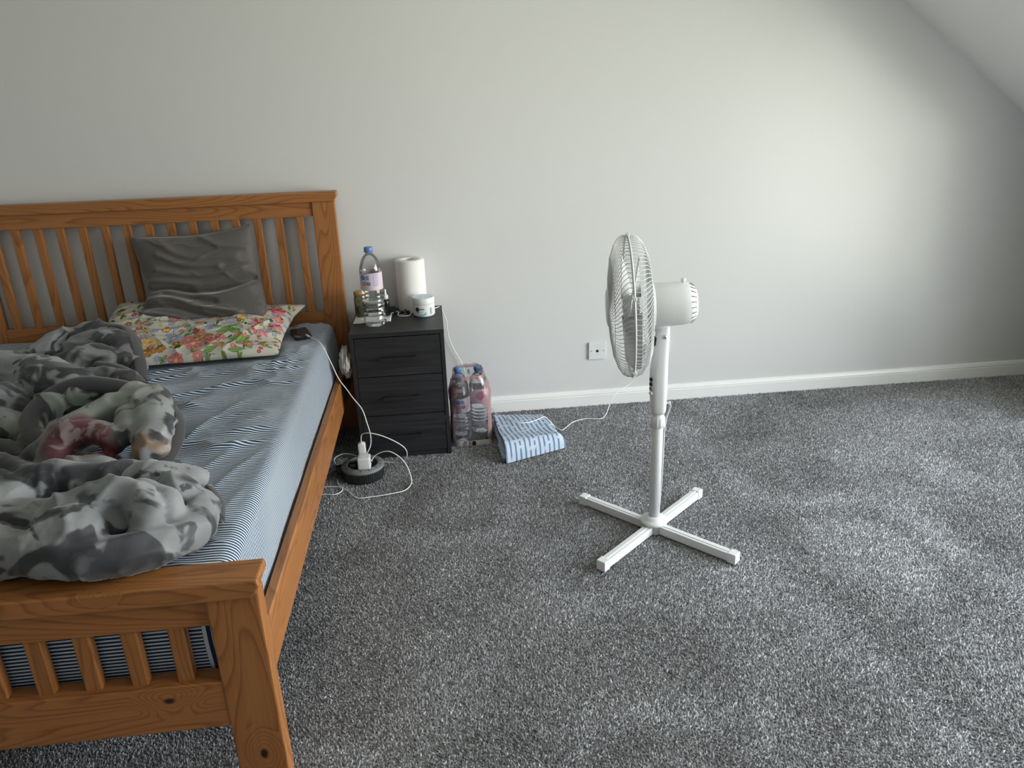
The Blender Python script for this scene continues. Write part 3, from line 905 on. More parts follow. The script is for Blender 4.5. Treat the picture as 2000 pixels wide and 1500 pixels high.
# ------------------------------------------------------------------ fleece blanket heaped on the bed
def blanket_mesh():
    T = []
    def t(P, R, k=5):
        P = catmull(P, k); m = len(P)
        if not hasattr(R, '__len__'): R = [R, R]
        r = np.interp(np.linspace(0, 1, m), np.linspace(0, 1, len(R)), R)
        r = r * (0.35 + 0.65 * np.sqrt(np.clip(np.minimum(np.arange(m), m - 1 - np.arange(m)) / 3.0, 0, 1)))
        T.append(tube(P, list(r), 14))
    # arched fold nearest the pillow
    t([(-1.60, -.70, .57), (-1.50, -.60, .60), (-1.44, -.50, .622), (-1.34, -.47, .632), (-1.235, -.53, .622), (-1.15, -.66, .60), (-1.105, -.77, .575)], [.05, .06, .062, .06, .05])
    t([(-1.42, -.60, .60), (-1.33, -.56, .64), (-1.24, -.58, .635), (-1.21, -.65, .60)], [.03, .045, .045, .03])
    t([(-1.46, -.76, .575), (-1.35, -.70, .60), (-1.24, -.70, .612), (-1.16, -.76, .585)], [.04, .05, .052, .04])
    t([(-1.50, -.74, .57), (-1.30, -.78, .57), (-1.13, -.83, .565), (-1.04, -.92, .56)], [.04, .045, .04, .03])
    # broad hump across the middle
    t([(-1.85, -.90, .58), (-1.66, -.86, .61), (-1.50, -.88, .625), (-1.36, -.96, .63), (-1.20, -1.05, .62), (-1.06, -1.11, .60), (-.96, -1.15, .575)], [.06, .08, .085, .085, .075, .055, .04])
    t([(-1.80, -1.05, .58), (-1.55, -1.05, .60), (-1.38, -1.12, .60), (-1.25, -1.20, .59)], [.07, .08, .075, .05])
    t([(-1.70, -1.28, .57), (-1.48, -1.22, .59), (-1.30, -1.26, .585), (-1.17, -1.34, .57)], [.05, .06, .06, .045])
    # collar round the dark opening
    t([(-1.12, -1.40, .565), (-1.19, -1.33, .58), (-1.205, -1.25, .605), (-1.16, -1.175, .635), (-1.08, -1.16, .645), (-.99, -1.155, .63), (-.92, -1.19, .61)], [.035, .04, .04, .036, .034, .032, .03])
    t([(-1.14, -1.50, .56), (-1.09, -1.45, .582), (-1.035, -1.41, .622), (-.98, -1.36, .648), (-.93, -1.33, .652), (-.88, -1.33, .64)], [.04, .04, .038, .036, .036, .036])
    # right-hand hump
    t([(-.96, -1.27, .60), (-.90, -1.28, .645), (-.84, -1.34, .650), (-.80, -1.43, .632), (-.785, -1.51, .60), (-.81, -1.56, .57)], [.035, .05, .054, .054, .048, .036])
    t([(-.90, -1.37, .635), (-.86, -1.42, .625), (-.85, -1.49, .60)], [.04, .045, .035])
    # rolled red-lined fold
    t([(-1.035, -1.56, .560), (-1.055, -1.50, .582), (-1.035, -1.455, .606), (-.975, -1.455, .622), (-.91, -1.47, .612), (-.875, -1.51, .588)], [.034, .034, .034, .034, .034, .03])
    t([(-1.03, -1.60, .555), (-.97, -1.565, .575), (-.90, -1.57, .575), (-.86, -1.60, .56)], [.028, .035, .033, .025])
    t([(-1.01, -1.53, .550), (-.95, -1.53, .552), (-.87, -1.545, .550)], [.046, .046, .042])
    # low dark plush between the heaps
    t([(-1.75, -1.42, .56), (-1.45, -1.42, .568), (-1.25, -1.48, .572), (-1.10, -1.56, .562), (-1.0, -1.62, .558)], [.05, .05, .045, .036, .03])
    t([(-1.70, -1.55, .56), (-1.40, -1.55, .565), (-1.2, -1.60, .565), (-1.05, -1.66, .56)], [.05, .05, .045, .035])
    t([(-1.8, -1.72, .56), (-1.5, -1.70, .575), (-1.25, -1.72, .585), (-1.08, -1.76, .58)], [.06, .065, .06, .045])
    t([(-1.10, -1.68, .556), (-.96, -1.665, .560), (-.84, -1.645, .555), (-.78, -1.62, .55)], [.045, .045, .034, .025])
    t([(-1.60, -1.36, .556), (-1.30, -1.385, .556), (-1.12, -1.44, .554)], [.045, .045, .03])
    # front heap spilling onto the footboard
    t([(-1.60, -1.90, .585), (-1.30, -1.90, .60), (-1.05, -1.90, .60), (-.90, -1.93, .60), (-.79, -1.95, .60), (-.69, -1.945, .595), (-.625, -1.925, .58)], [.07, .072, .070, .066, .064, .060, .05])
    t([(-1.12, -1.88, .60), (-1.00, -1.85, .625), (-.985, -1.785, .632), (-.915, -1.755, .636), (-.815, -1.755, .628), (-.70, -1.755, .618), (-.62, -1.735, .60), (-.585, -1.73, .585)], [.05, .046, .042, .04, .04, .04, .036, .026])
    t([(-.605, -1.775, .578), (-.575, -1.845, .572), (-.57, -1.93, .572), (-.598, -2.005, .585), (-.655, -2.055, .602), (-.74, -2.072, .614), (-.83, -2.058, .618), (-.92, -2.025, .614), (-1.05, -2.0, .61), (-1.25, -2.0, .605)], [.032, .04, .042, .042, .043, .045, .047, .048, .05, .05])
    t([(-.86, -1.985, .625), (-.79, -1.965, .655), (-.725, -1.935, .672), (-.67, -1.945, .668), (-.64, -1.99, .645), (-.63, -2.04, .615)], [.05, .05, .044, .038, .036, .032])
    t([(-.735, -1.865, .645), (-.665, -1.875, .645), (-.62, -1.915, .625), (-.60, -1.955, .60)], [.034, .034, .032, .028])
    t([(-.70, -1.80, .600), (-.63, -1.815, .600), (-.59, -1.86, .585)], [.045, .045, .035])
    t([(-.85, -2.04, .63), (-.76, -2.03, .64), (-.70, -2.03, .635)], [.05, .055, .045])
    V, F = join(*T)
    me = bpy.data.meshes.new('tmp'); me.from_pydata([tuple(v) for v in V], [], F); me.update()
    o = bpy.data.objects.new('tmp', me); COL.objects.link(o)
    r = o.modifiers.new('r', 'REMESH'); r.mode = 'VOXEL'; r.voxel_size = 0.0068
    s = o.modifiers.new('s', 'SMOOTH'); s.factor = 0.5; s.iterations = 5
    dg = bpy.context.evaluated_depsgraph_get(); dg.update()
    ev = o.evaluated_get(dg); em = ev.to_mesh()
    n = len(em.vertices)
    V = np.zeros(n * 3); em.vertices.foreach_get('co', V); V = V.reshape(-1, 3)
    Nn = np.zeros(n * 3); em.vertices.foreach_get('normal', Nn); Nn = Nn.reshape(-1, 3)
    F = [tuple(p.vertices) for p in em.polygons]
    ev.to_mesh_clear(); bpy.data.objects.remove(o); bpy.data.meshes.remove(me)
    x, y, z = V.T
    wx = x + 0.04 * (vnoise(x * 8, y * 8, z * 8, seed=51) - .5); wy = y + 0.04 * (vnoise(x * 8, y * 8, z * 8, seed=52) - .5)
    d = 0.014 * (vnoise(wx * 9, wy * 9, z * 9, seed=53) - .5)
    q = 1 - np.abs(2 * vnoise(wx * 7 + wy * 5, wy * 7 - wx * 6, z * 10, seed=54) - 1)
    q2 = 1 - np.abs(2 * vnoise(wx * 12 - wy * 5, wy * 13 + wx * 3, z * 14, seed=57) - 1)
    d = d + 0.013 * (q ** 3 - .25) + 0.006 * (q2 ** 4 - .2) + 0.004 * (vnoise(x * 30, y * 30, z * 30, seed=55) - .5)
    V = V + Nn * d[:, None]
    # bubble embossing on the front heap
    rng = np.random.default_rng(4)
    for i in range(9):
        for j in range(5):
            cx = -0.955 + i * 0.022 + (j % 2) * 0.011; cy = -2.112 + j * 0.020
            dd = np.hypot(V[:, 0] - cx, V[:, 1] - cy)
            V[:, 2] += np.where((V[:, 2] > .60), 0.0050 * np.exp(-(dd / 0.0068) ** 2), 0)
    lo = MZ1 + 0.014
    lo = np.where(V[:, 1] < -1.995, 0.557, lo)
    lo = np.maximum(lo, pillow_top(V[:, 0], V[:, 1]) + 0.003)
    V[:, 2] = np.where(V[:, 2] < lo, lo + 0.0004 * (V[:, 2] - lo), V[:, 2])
    return V, F
Vb, Fb = blanket_mesh()
bm_, bt, bb_ = nodes_of('smoky_grey_fleece')
tc = N(bt, 'ShaderNodeTexCoord')
def bnoise(scale, det, dist=0.0, off=(0, 0, 0)):
    mp = N(bt, 'ShaderNodeMapping'); mp.inputs['Location'].default_value = off
    bt.links.new(tc.outputs['Object'], mp.inputs[0])
    n = N(bt, 'ShaderNodeTexNoise'); n.inputs['Scale'].default_value = scale; n.inputs['Detail'].default_value = det; n.inputs['Distortion'].default_value = dist
    bt.links.new(mp.outputs[0], n.inputs['Vector']); return n.outputs['Fac']
def bramp(src, a, b):
    m = N(bt, 'ShaderNodeMapRange', interpolation_type='SMOOTHSTEP'); m.inputs[1].default_value = a; m.inputs[2].default_value = b
    bt.links.new(src, m.inputs[0]); return m.outputs[0]
def bmix(fac, a, col):
    m = N(bt, 'ShaderNodeMix', data_type='RGBA'); bt.links.new(fac, m.inputs[0])
    if isinstance(a, tuple): m.inputs[6].default_value = (*a, 1)
    else: bt.links.new(a, m.inputs[6])
    m.inputs[7].default_value = (*col, 1); return m.outputs[2]
BB = Vector((-1.1, -1.3, MZ1))
def bspot(p, r0, r1):
    d = N(bt, 'ShaderNodeVectorMath', operation='DISTANCE'); bt.links.new(tc.outputs['Object'], d.inputs[0]); d.inputs[1].default_value = Vector(p) - BB
    m = N(bt, 'ShaderNodeMapRange', interpolation_type='SMOOTHSTEP'); m.inputs[1].default_value = r0; m.inputs[2].default_value = r1; m.inputs[3].default_value = 1; m.inputs[4].default_value = 0
    bt.links.new(d.outputs['Value'], m.inputs[0]); return m.outputs[0]
def bmul(a, b):
    m = N(bt, 'ShaderNodeMath', operation='MULTIPLY'); bt.links.new(a, m.inputs[0]); bt.links.new(b, m.inputs[1]); return m.outputs[0]
c = bmix(bramp(bnoise(5, 3, .3), .35, .65), (0.150, 0.155, 0.165), (0.245, 0.25, 0.265))
c = bmix(bramp(bnoise(3.2, 2, .4, (9, 1, 4)), .56, .66), c, (0.33, 0.335, 0.35))
c = bmix(bmul(bramp(bnoise(4, 1, 0, (3, 1, 2)), .46, .60), bspot((-1.05, -1.35, .6), .1, .4)), c, (0.21, 0.23, 0.20))
c = bmix(bramp(bnoise(7.5, 2.5, .9, (1.7, 4, 2)), .50, .565), c, (0.030, 0.031, 0.037))
c = bmix(bramp(bnoise(15, 3, .6, (7, 2, 5)), .585, .65), c, (0.052, 0.054, 0.062))
rz = bspot((-.985, -1.485, .60), .075, .115)
c = bmix(rz, c, (0.215, 0.165, 0.17))
c = bmix(bmul(rz, bramp(bnoise(11, 3, 1.6), .47, .56)), c, (0.100, 0.024, 0.030))
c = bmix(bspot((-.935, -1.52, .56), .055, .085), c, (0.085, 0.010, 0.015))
c = bmix(bmul(bspot((-.785, -1.55, .60), .02, .085), bramp(bnoise(14, 2, .5, (2, 2, 2)), .40, .62)), c, (0.20, 0.125, 0.08))
c = bmix(bmul(bspot((-.87, -1.40, .63), .02, .07), bramp(bnoise(20, 1, 0, (4, 2, 2)), .42, .6)), c, (0.30, 0.23, 0.20))
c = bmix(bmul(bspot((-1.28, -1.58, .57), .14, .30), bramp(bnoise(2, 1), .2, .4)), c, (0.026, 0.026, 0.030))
bt.links.new(c, bb_.inputs['Base Color'])
bb_.inputs['Roughness'].default_value = 0.62; bb_.inputs['Specular IOR Level'].default_value = 0.35
bb_.inputs['Sheen Weight'].default_value = 0.22; bb_.inputs['Sheen Roughness'].default_value = 0.45
fb = N(bt, 'ShaderNodeTexNoise'); fb.inputs['Scale'].default_value = 420; bt.links.new(tc.outputs['Object'], fb.inputs['Vector'])
bp = N(bt, 'ShaderNodeBump'); bp.inputs['Strength'].default_value = 0.25; bp.inputs['Distance'].default_value = 0.0015
bt.links.new(fb.outputs['Fac'], bp.inputs['Height']); bt.links.new(bp.outputs['Normal'], bb_.inputs['Normal'])
blanket = tag(mk('blanket', Vb, Fb, bm_, None, True, tuple(BB)), 'thick smoky grey fleece blanket with dark blotches heaped on the striped bed', 'blanket')
def band(P, w, f=0.45, nrm=(0.3, -0.3, 1)):
    o = mk('edge_binding', *tube(catmull(P, 8), w, 12, (nrm, f)), M['charcoal_cloth'], blanket, True)
    o['label'] = 'charcoal edge binding'
band([(-1.255, -.50, .668), (-1.195, -.53, .665), (-1.135, -.63, .640), (-1.085, -.74, .605), (-1.05, -.85, .562)], 0.024, .5, (1, -.3, .9))
band([(-1.22, -.775, .612), (-1.15, -.80, .605), (-1.08, -.84, .585), (-1.03, -.90, .565)], 0.020, .5)
band([(-1.105, -1.43, .592), (-1.165, -1.37, .602), (-1.20, -1.285, .625), (-1.17, -1.205, .655), (-1.09, -1.178, .676), (-1.0, -1.178, .662), (-.925, -1.20, .648)], 0.026, .45, (0.2, -0.7, .7))
band([(-.80, -1.30, .640), (-.752, -1.385, .625), (-.735, -1.47, .600), (-.75, -1.545, .570), (-.79, -1.585, .552)], 0.020, .5, (1, .2, .6))
band([(-.575, -1.765, .585), (-.545, -1.81, .572), (-.532, -1.87, .562)], 0.018, .5, (1, .2, .6))
band([(-1.08, -1.30, .57), (-1.02, -1.275, .595), (-.95, -1.265, .60)], 0.024, .5)

# ------------------------------------------------------------------ phone and its charging lead
ph = empty('smartphone', (-.590, -.285, MZ1), 'black smartphone lying on the striped sheet near the headboard', 'phone')
def rrect(hx, hy, r, n=5):
    P = []
    for cx, cy, a0 in ((hx - r, hy - r, 0), (-hx + r, hy - r, PI / 2), (-hx + r, -hy + r, PI), (hx - r, -hy + r, 1.5 * PI)):
        for i in range(n + 1):
            a = a0 + i * PI / 2 / n
            P.append((cx + r * math.cos(a), cy + r * math.sin(a)))
    return P
PA = math.radians(-52)
def rotp(P, c, a):
    return [(c[0] + x * math.cos(a) - y * math.sin(a), c[1] + x * math.sin(a) + y * math.cos(a)) for x, y in P]
mk('case', *prism(rotp(rrect(.036, .073, .011), (-.590, -.285), PA + PI / 2 - .35), 'z', MZ1 + .004, MZ1 + .0145, .003), M['black_plastic'], ph)
mk('screen', *prism(rotp(rrect(.033, .070, .009), (-.590, -.285), PA + PI / 2 - .35), 'z', MZ1 + .0143, MZ1 + .0152), M['screen'], ph)

def cable(name, P, r, label, mat='cable', group=None, plug=None):
    o = mk(name, *tube(catmull(P, 7), r, 7), M[mat], None, True, tuple(P[0]))
    return tag(o, label, 'cable', group)

# ------------------------------------------------------------------ nightstand
NX0, NX1, NYF, NYB, NH = -.372, .017, -.446, -.046, .569
def dark_oak(name, axis):
    m, t, b = nodes_of(name)
    b.inputs['Roughness'].default_value = 0.5
    tc = N(t, 'ShaderNodeTexCoord'); mp = N(t, 'ShaderNodeMapping')
    mp.inputs['Scale'].default_value = {'x': (3, 60, 60), 'z': (60, 60, 3)}[axis]
    t.links.new(tc.outputs['Object'], mp.inputs[0])
    n = N(t, 'ShaderNodeTexNoise'); n.inputs['Scale'].default_value = 1.4; n.inputs['Detail'].default_value = 5; n.inputs['Distortion'].default_value = .4
    t.links.new(mp.outputs[0], n.inputs['Vector'])
    rp = N(t, 'ShaderNodeValToRGB'); e = rp.color_ramp.elements
    e[0].position = .3; e[0].color = (0.006, 0.006, 0.0075, 1); e[1].position = .75; e[1].color = (0.021, 0.021, 0.025, 1)
    t.links.new(n.outputs['Fac'], rp.inputs[0]); t.links.new(rp.outputs[0], b.inputs['Base Color'])
    bp = N(t, 'ShaderNodeBump'); bp.inputs['Strength'].default_value = .15; bp.inputs['Distance'].default_value = .001
    t.links.new(n.outputs['Fac'], bp.inputs['Height']); t.links.new(bp.outputs['Normal'], b.inputs['Normal'])
    return m
DX, DZ = dark_oak('black_oak_drawer', 'x'), dark_oak('black_oak_upright', 'z')
ns = empty('nightstand', ((NX0 + NX1) / 2, (NYF + NYB) / 2, 0), 'black wood-grain nightstand with three drawers beside the bed', 'nightstand')
for a, b in ((NX0, NX0 + .016), (NX1 - .016, NX1)):
    mk('side_panel', *box((a, NYF, 0), (b, NYB, NH - .018), .001), DZ, ns)
mk('top_panel', *box((NX0 - .001, NYF - .002, NH - .018), (NX1 + .001, NYB, NH), .0015), DX, ns)
mk('back_panel', *box((NX0 + .016, NYB - .006, .02), (NX1 - .016, NYB, NH - .018)), DX, ns)
mk('plinth', *box((NX0 + .016, NYF + .006, 0), (NX1 - .016, NYF + .022, .020)), DX, ns)
for z0, z1 in ((.378, .547), (.201, .375), (.023, .198)):
    d = mk('drawer', *join(box((NX0 + .018, NYF + .002, z0), (NX1 - .018, NYF + .018, z1), .0012), box((NX0 + .03, NYF + .018, z0 + .02), (NX1 - .03, NYB - .02, z1 - .03))), DX, ns)
    zc = (z0 + z1) / 2 - .006
    xc = (NX0 + NX1) / 2
    hd = join(box((xc - .075, NYF - .024, zc - .007), (xc + .075, NYF - .012, zc + .007), .002), box((xc - .072, NYF - .013, zc - .006), (xc - .060, NYF + .003, zc + .006)), box((xc + .060, NYF - .013, zc - .006), (xc + .072, NYF + .003, zc + .006)))
    mk('handle', *hd, M['black_plastic'], d)

# ------------------------------------------------------------------ water bottles
FONT = {'1': '010110010010111', '0': '111101101101111', 'O': '111101101101111'}
def bottle_print(TH, Z):
    """TH arc position in metres (0 faces the room), Z height above the label's lower edge (0.085 tall)"""
    p = Paint(TH, Z, (0.62, 0.52, 0.58))
    p.rect(-.2, .082, .2, .09, (0.50, 0.30, 0.38)); p.rect(-.2, -.01, .2, .004, (0.56, 0.42, 0.50))
    p.disc(-.038, .063, .0115, (0.08, 0.14, 0.36)); p.disc(-.038, .063, .006, (0.22, 0.30, 0.52))
    p.rect(-.024, .053, -.010, .071, (0.13, 0.24, 0.50)); p.rect(-.021, .060, -.013, .063, (0.45, 0.5, 0.65))
    for ch, u in (('1', -.044), ('0', -.034)):
        for i, b in enumerate(FONT[ch]):
            if b == '1':
                p.rect(u + (i % 3) * .0028, .040 - (i // 3) * .0034, u + (i % 3) * .0028 + .0030, .040 - (i // 3) * .0034 + .0036, (0.42, 0.06, 0.16))
    p.disc(-.014, .034, .0085, (0.07, 0.08, 0.12)); p.disc(-.014, .034, .004, (0.35, 0.35, 0.38))
    for i in range(15):
        zz = .070 - i * .0036
        if zz < .016: break
        q = [(.004 + .028 * t) for t in (0, .3, .34, .62, .66, 1)]
        for a, b in ((q[0], q[1]), (q[2], q[3]), (q[4], q[5] - .003 * (i % 3))):
            p.rect(a, zz, b, zz + .0018, (0.28, 0.24, 0.48))
    p.rect(.002, .073, .030, .080, (0.33, 0.30, 0.46), .6)
    # the front side of the wrapper, turned away
    p.disc(.09, .045, .026, (0.46, 0.10, 0.20)); p.disc(-.10, .045, .026, (0.46, 0.10, 0.20))
    return p.C
M['pet'] = clear_plastic('clear_pet', (0.955, 0.965, 0.975), 0.05, 0.03)
M['cap_blue'] = plain('blue_cap', (0.105, 0.21, 0.46), 0.4)
M['label'] = vcol('printed_bottle_label', 0.35, spec=0.4)
mwat = bpy.data.materials.new('water'); mwat.use_nodes = True
tw = mwat.node_tree; bw = tw.nodes['Principled BSDF']
bw.inputs['Base Color'].default_value = (0.95, 0.98, 1, 1); bw.inputs['Roughness'].default_value = 0; bw.inputs['IOR'].default_value = 1.33; bw.inputs['Transmission Weight'].default_value = 1
M['water'] = mwat

def bottle(c, S, label, rot=0.0, group=None, level=0.0, detail=True):
    """1.5 litre ribbed bottle; S scales to its height 0.325"""
    cx, cy, cz = c
    t = empty('water_bottle', c, label, 'bottle', group)
    R = 0.0455 * S
    prof = [(.012, .010), (.024, .004), (.034, .001), (.040, .004), (.0445, .014), (.0455, .030)]
    for z in (.048, .066, .084, .102, .120, .138):
        prof += [(.0455, z - .006), (.0430, z - .002), (.0430, z + .001), (.0455, z + .006)]
    prof += [(.0455, .150), (.0442, .158), (.0442, .238), (.0450, .241), (.0442, .248), (.0418, .260), (.0382, .273), (.0335, .286), (.0280, .297), (.0215, .306), (.0155, .311), (.0135, .314), (.0135, .318), (.0160, .319), (.0160, .321), (.0130, .322), (.0130, .336)]
    k = 0.325 / 0.343 * S
    prof = [(r * S, z * k) for r, z in prof]
    def fr(i, th, r, h):
        if h < .02 * S: return r * (1 + 0.07 * math.cos(5 * th) * (1 - h / (.02 * S)))     # petal foot
        if h > .075 * S and h < .10 * S: return r * (1 - 0.012 * math.cos(8 * th))
        return r
    mk('body', *lathe(prof, c, 40 if detail else 28, fr=fr), M['pet'], t, True)
    cap = [(.0165, .318), (.0178, .320), (.0178, .337), (.0165, .340), (.004, .3405)]
    cap = [(r * S, z * k) for r, z in cap]
    def frc(i, th, r, h): return r * (1 + 0.015 * math.cos(24 * th)) if i in (1, 2) else r
    mk('cap', *lathe(cap, c, 48, fr=frc), M['cap_blue'], t, True)
    # printed wrapper
    n, m = (150, 64) if detail else (90, 30)
    th = np.linspace(0, 2 * PI, n); zz = np.linspace(.162 * k, .237 * k, m)
    T, Z = np.meshgrid(th, zz, indexing='ij')
    rl = .0447 * S
    a = T + rot - PI / 2
    V = np.stack([cx + rl * np.cos(a), cy + rl * np.sin(a), cz + Z], -1).reshape(-1, 3)
    arc = np.where(T > PI, T - 2 * PI, T) * rl
    C = bottle_print(arc / S, (Z - .162 * k) / k * .085 / .075)
    mk('label', V, grid_faces(n, m), M['label'], t, True, cattrs={'Col': C.reshape(-1, 3)})
    if level:
        wp = [(r * .985, z) for r, z in prof if z < level]
        wp = [(wp[0][0] * .9, wp[0][1] + .001)] + wp[1:] + [(wp[-1][0], level), (.0005, level)]
        mk('water', *lathe(wp, c, 40, fr=fr), M['water'], t, True)
    return t
bottle((-.268, -.318, NH), 1.03, 'clear water bottle with pink printed label standing on the black nightstand', rot=0.10, level=0.105)

# ------------------------------------------------------------------ things on the nightstand
M['paper'] = plain('white_tissue_paper', (0.74, 0.72, 0.71), 0.9, bump=0.3, bscale=120)
def napkin():
    n = 24
    U, V = np.meshgrid(np.linspace(0, 1, n), np.linspace(0, 1, n), indexing='ij')
    x = -.366 + U * .160; y = -.290 + V * .165 + .01 * U
    z = NH + .0015 + .004 * (vnoise(U * 5, V * 5, seed=91)) * (1 - .3 * V)
    A = np.stack([x, y, z], -1); B = A.copy(); B[..., 2] -= .0008
    return close_pillow(A, B)
tag(mk('paper_napkin', *napkin(), M['paper'], None, True, (-.29, -.21, NH)), 'white paper napkin spread under the bottle on the nightstand', 'napkin')
# kitchen roll with perforated outer sheet and cardboard core
kr = empty('kitchen_roll', (-.113, -.074, NH), 'white kitchen paper roll standing upright by the wall', 'paper roll')
mk('paper', *lathe([(.021, .0), (.064, .0), (.0655, .004), (.0660, .12), (.0655, .224), (.0640, .228), (.021, .228), (.021, .0)], (-.113, -.074, NH), 48), M['paper'], kr, True)
M['card'] = plain('brown_cardboard', (0.30, 0.21, 0.13), 0.9)
mk('core', *lathe([(.0205, .001), (.0205, .2235), (.0188, .2235), (.0188, .001), (.0205, .001)], (-.113, -.074, NH), 32), M['card'], kr, True)
ws = [(-.113 + .0668 * math.cos(a), -.074 + .0668 * math.sin(a)) for a in np.linspace(-2.3, -.9, 14)]
Vs = [(x, y, NH + z) for x, y in ws for z in (.001, .2245)]
mk('loose_sheet', Vs, [(2 * i, 2 * i + 2, 2 * i + 3, 2 * i + 1) for i in range(13)], M['paper'], kr, True)
# round white cream tub with a printed band
tb = empty('cream_tub', (-.062, -.203, NH), 'round white cream tub with blue swoosh and barcode label', 'tub')
TC = (-.062, -.203, NH)
mk('jar', *lathe([(.040, .0), (.0455, .003), (.0475, .010), (.0478, .052), (.0465, .056)], TC, 48), M['white_plastic'], tb, True)
mk('lid', *lathe([(.0482, .056), (.0485, .058), (.0485, .078), (.0465, .0835), (.0440, .0850), (.0425, .0842), (.002, .0842)], TC, 48), M['white_plastic'], tb, True)
n, m = 120, 50
th = np.linspace(-1.35, 1.35, n); zz = np.linspace(.008, .052, m)
T, Z = np.meshgrid(th, zz, indexing='ij')
pt = Paint(T * .0478, Z, (0.66, 0.69, 0.70))
pt.ell(-.038, .036, .010, .010, 0, (0.015, 0.025, 0.10)); pt.rect(-.026, .034, -.006, .040, (0.15, 0.24, 0.06))
pt.ell(-.016, .016, .019, .008, .15, (0.14, 0.38, 0.52)); pt.ell(-.020, .019, .018, .006, .25, (0.55, 0.64, 0.68))
pt.stem([(-.044, .026), (-.036, .022), (-.028, .024)], .0015, (0.10, 0.16, 0.32))
for i in range(14):
    u = .018 + i * .0012
    if (i * 7) % 5 != 1: pt.rect(u, .012, u + (.0008 if i % 3 else .0004), .042, (0.05, 0.05, 0.06))
for i in range(8): pt.rect(.038, .012 + i * .0035, .046, .0135 + i * .0035, (0.35, 0.38, 0.55))
a = T - PI / 2 + .18
mk('label', np.stack([TC[0] + .0481 * np.cos(a), TC[1] + .0481 * np.sin(a), NH + Z], -1).reshape(-1, 3), grid_faces(n, m), M['label'], tb, True, cattrs={'Col': pt.C.reshape(-1, 3)})
n, m = 24, 40
rr, tt = np.meshgrid(np.linspace(.0005, .040, n), np.linspace(0, 2 * PI, m), indexing='ij')
ptl = Paint(rr * np.cos(tt), rr * np.sin(tt), (0.58, 0.66, 0.70))
ptl.ell(-.015, 0, .018, .020, .3, (0.42, 0.56, 0.64)); ptl.rect(.004, .004, .018, .010, (0.22, 0.22, 0.25)); ptl.rect(-.02, -.004, -.004, -.001, (0.2, 0.3, 0.45))
mk('lid_print', np.stack([TC[0] + rr * np.cos(tt), TC[1] + rr * np.sin(tt), NH + .0846 + 0 * rr], -1).reshape(-1, 3), grid_faces(n, m), M['label'], tb, False, cattrs={'Col': ptl.C.reshape(-1, 3)})
# glass jar with gold lid
M['olive_glass'] = clear_plastic('olive_jar_glass', (0.62, 0.60, 0.42), 0.08, 0.05, 0.25, (0.25, 0.23, 0.12))
JC = (-.335, -.170, NH + .006)
jr = empty('glass_jar', (JC[0], JC[1], NH + .006), 'olive glass jar with a gold screw lid behind the bottle', 'jar')
mk('glass', *lathe([(.024, .0), (.029, .002), (.030, .008), (.030, .078), (.028, .086), (.0255, .090), (.0255, .100)], JC, 32), M['olive_glass'], jr, True)
mk('lid', *lathe([(.0275, .092), (.0290, .094), (.0290, .106), (.0275, .110), (.002, .1105)], JC, 40), M['gold'], jr, True)
M['amber'] = plain('dark_brown_contents', (0.05, 0.04, 0.02), 0.8, var=.3, bscale=60)
mk('contents', *lathe([(.002, .004), (.0275, .005), (.0275, .035), (.002, .036)], JC, 24), M['amber'], jr, True)
# dropper bottle
DC = (-.226, -.185, NH + .006)
db = empty('dropper_bottle', DC, 'small black dropper bottle with a white rubber bulb', 'bottle')
mk('bottle_body', *lathe([(.015, 0), (.0165, .002), (.0165, .060), (.0150, .067), (.0085, .071), (.0085, .074)], DC, 28), M['black_gloss'], db, True)
mk('collar', *lathe([(.0115, .073), (.0120, .074), (.0120, .088), (.0105, .090), (.006, .090)], DC, 28), M['white_plastic'], db, True)
mk('bulb', *lathe([(.0062, .089), (.0062, .095), (.0050, .100), (.0052, .110), (.0040, .115), (.001, .1165)], DC, 20), M['white_plastic'], db, True)
M['green'] = plain('dark_green_card', (0.022, 0.052, 0.036), 0.6)
tag(mk('small_box', *prism([(-.212, -.150), (-.190, -.158), (-.186, -.140), (-.208, -.132)], 'z', NH, NH + .034, .001), M['green'], None, False, (-.2, -.145, NH)), 'tiny dark green box behind the dropper bottle', 'box')
# dark clip with a wire ring
kc = empty('key_clip', (-.150, -.130, NH), 'small black clip with wire ring between roll and tub', 'clip')
mk('clip', *join(box((-.172, -.150, NH + .001), (-.128, -.138, NH + .010), .003), box((-.150, -.135, NH + .001), (-.120, -.122, NH + .014), .004)), M['black_plastic'], kc)
ring = [(-.160 + .016 * math.cos(t), -.160 + .012 * math.sin(t), NH + .003 + .003 * math.sin(t)) for t in np.linspace(0, 2 * PI, 24)]
mk('ring', *tube(ring, .0012, 6), M['steel'], kc, True)
# crumpled tissue stuffed between bed and nightstand
def crumple(c, s, seed):
    bm = bmesh.new(); bmesh.ops.create_icosphere(bm, subdivisions=4, radius=1)
    P = np.array([v.co for v in bm.verts]); F = [tuple(v.index for v in f.verts) for f in bm.faces]; bm.free()
    q = 1 - np.abs(2 * vnoise(P[:, 0] * 1.7 + 5, P[:, 1] * 1.7, P[:, 2] * 1.7, seed=seed) - 1)
    q2 = 1 - np.abs(2 * vnoise(P[:, 0] * 4 + 5, P[:, 1] * 4, P[:, 2] * 4, seed=seed + 1) - 1)
    P = P * (0.72 + .45 * q ** 2 + .16 * q2 ** 2)[:, None]
    return P * np.array(s) + np.array(c), F
M['tissue'] = plain('shaded_white_tissue', (0.34, 0.31, 0.29), 0.9, bump=.3, bscale=80)  # white tissue, base colour darkened for the shade of the gap
tag(mk('crumpled_tissue', *crumple((-.3985, -.405, .440), (.0235, .040, .062), 33), M['tissue'], None, False, (-.4, -.41, .40)), 'crumpled white tissue wedged between bed and nightstand', 'tissue')

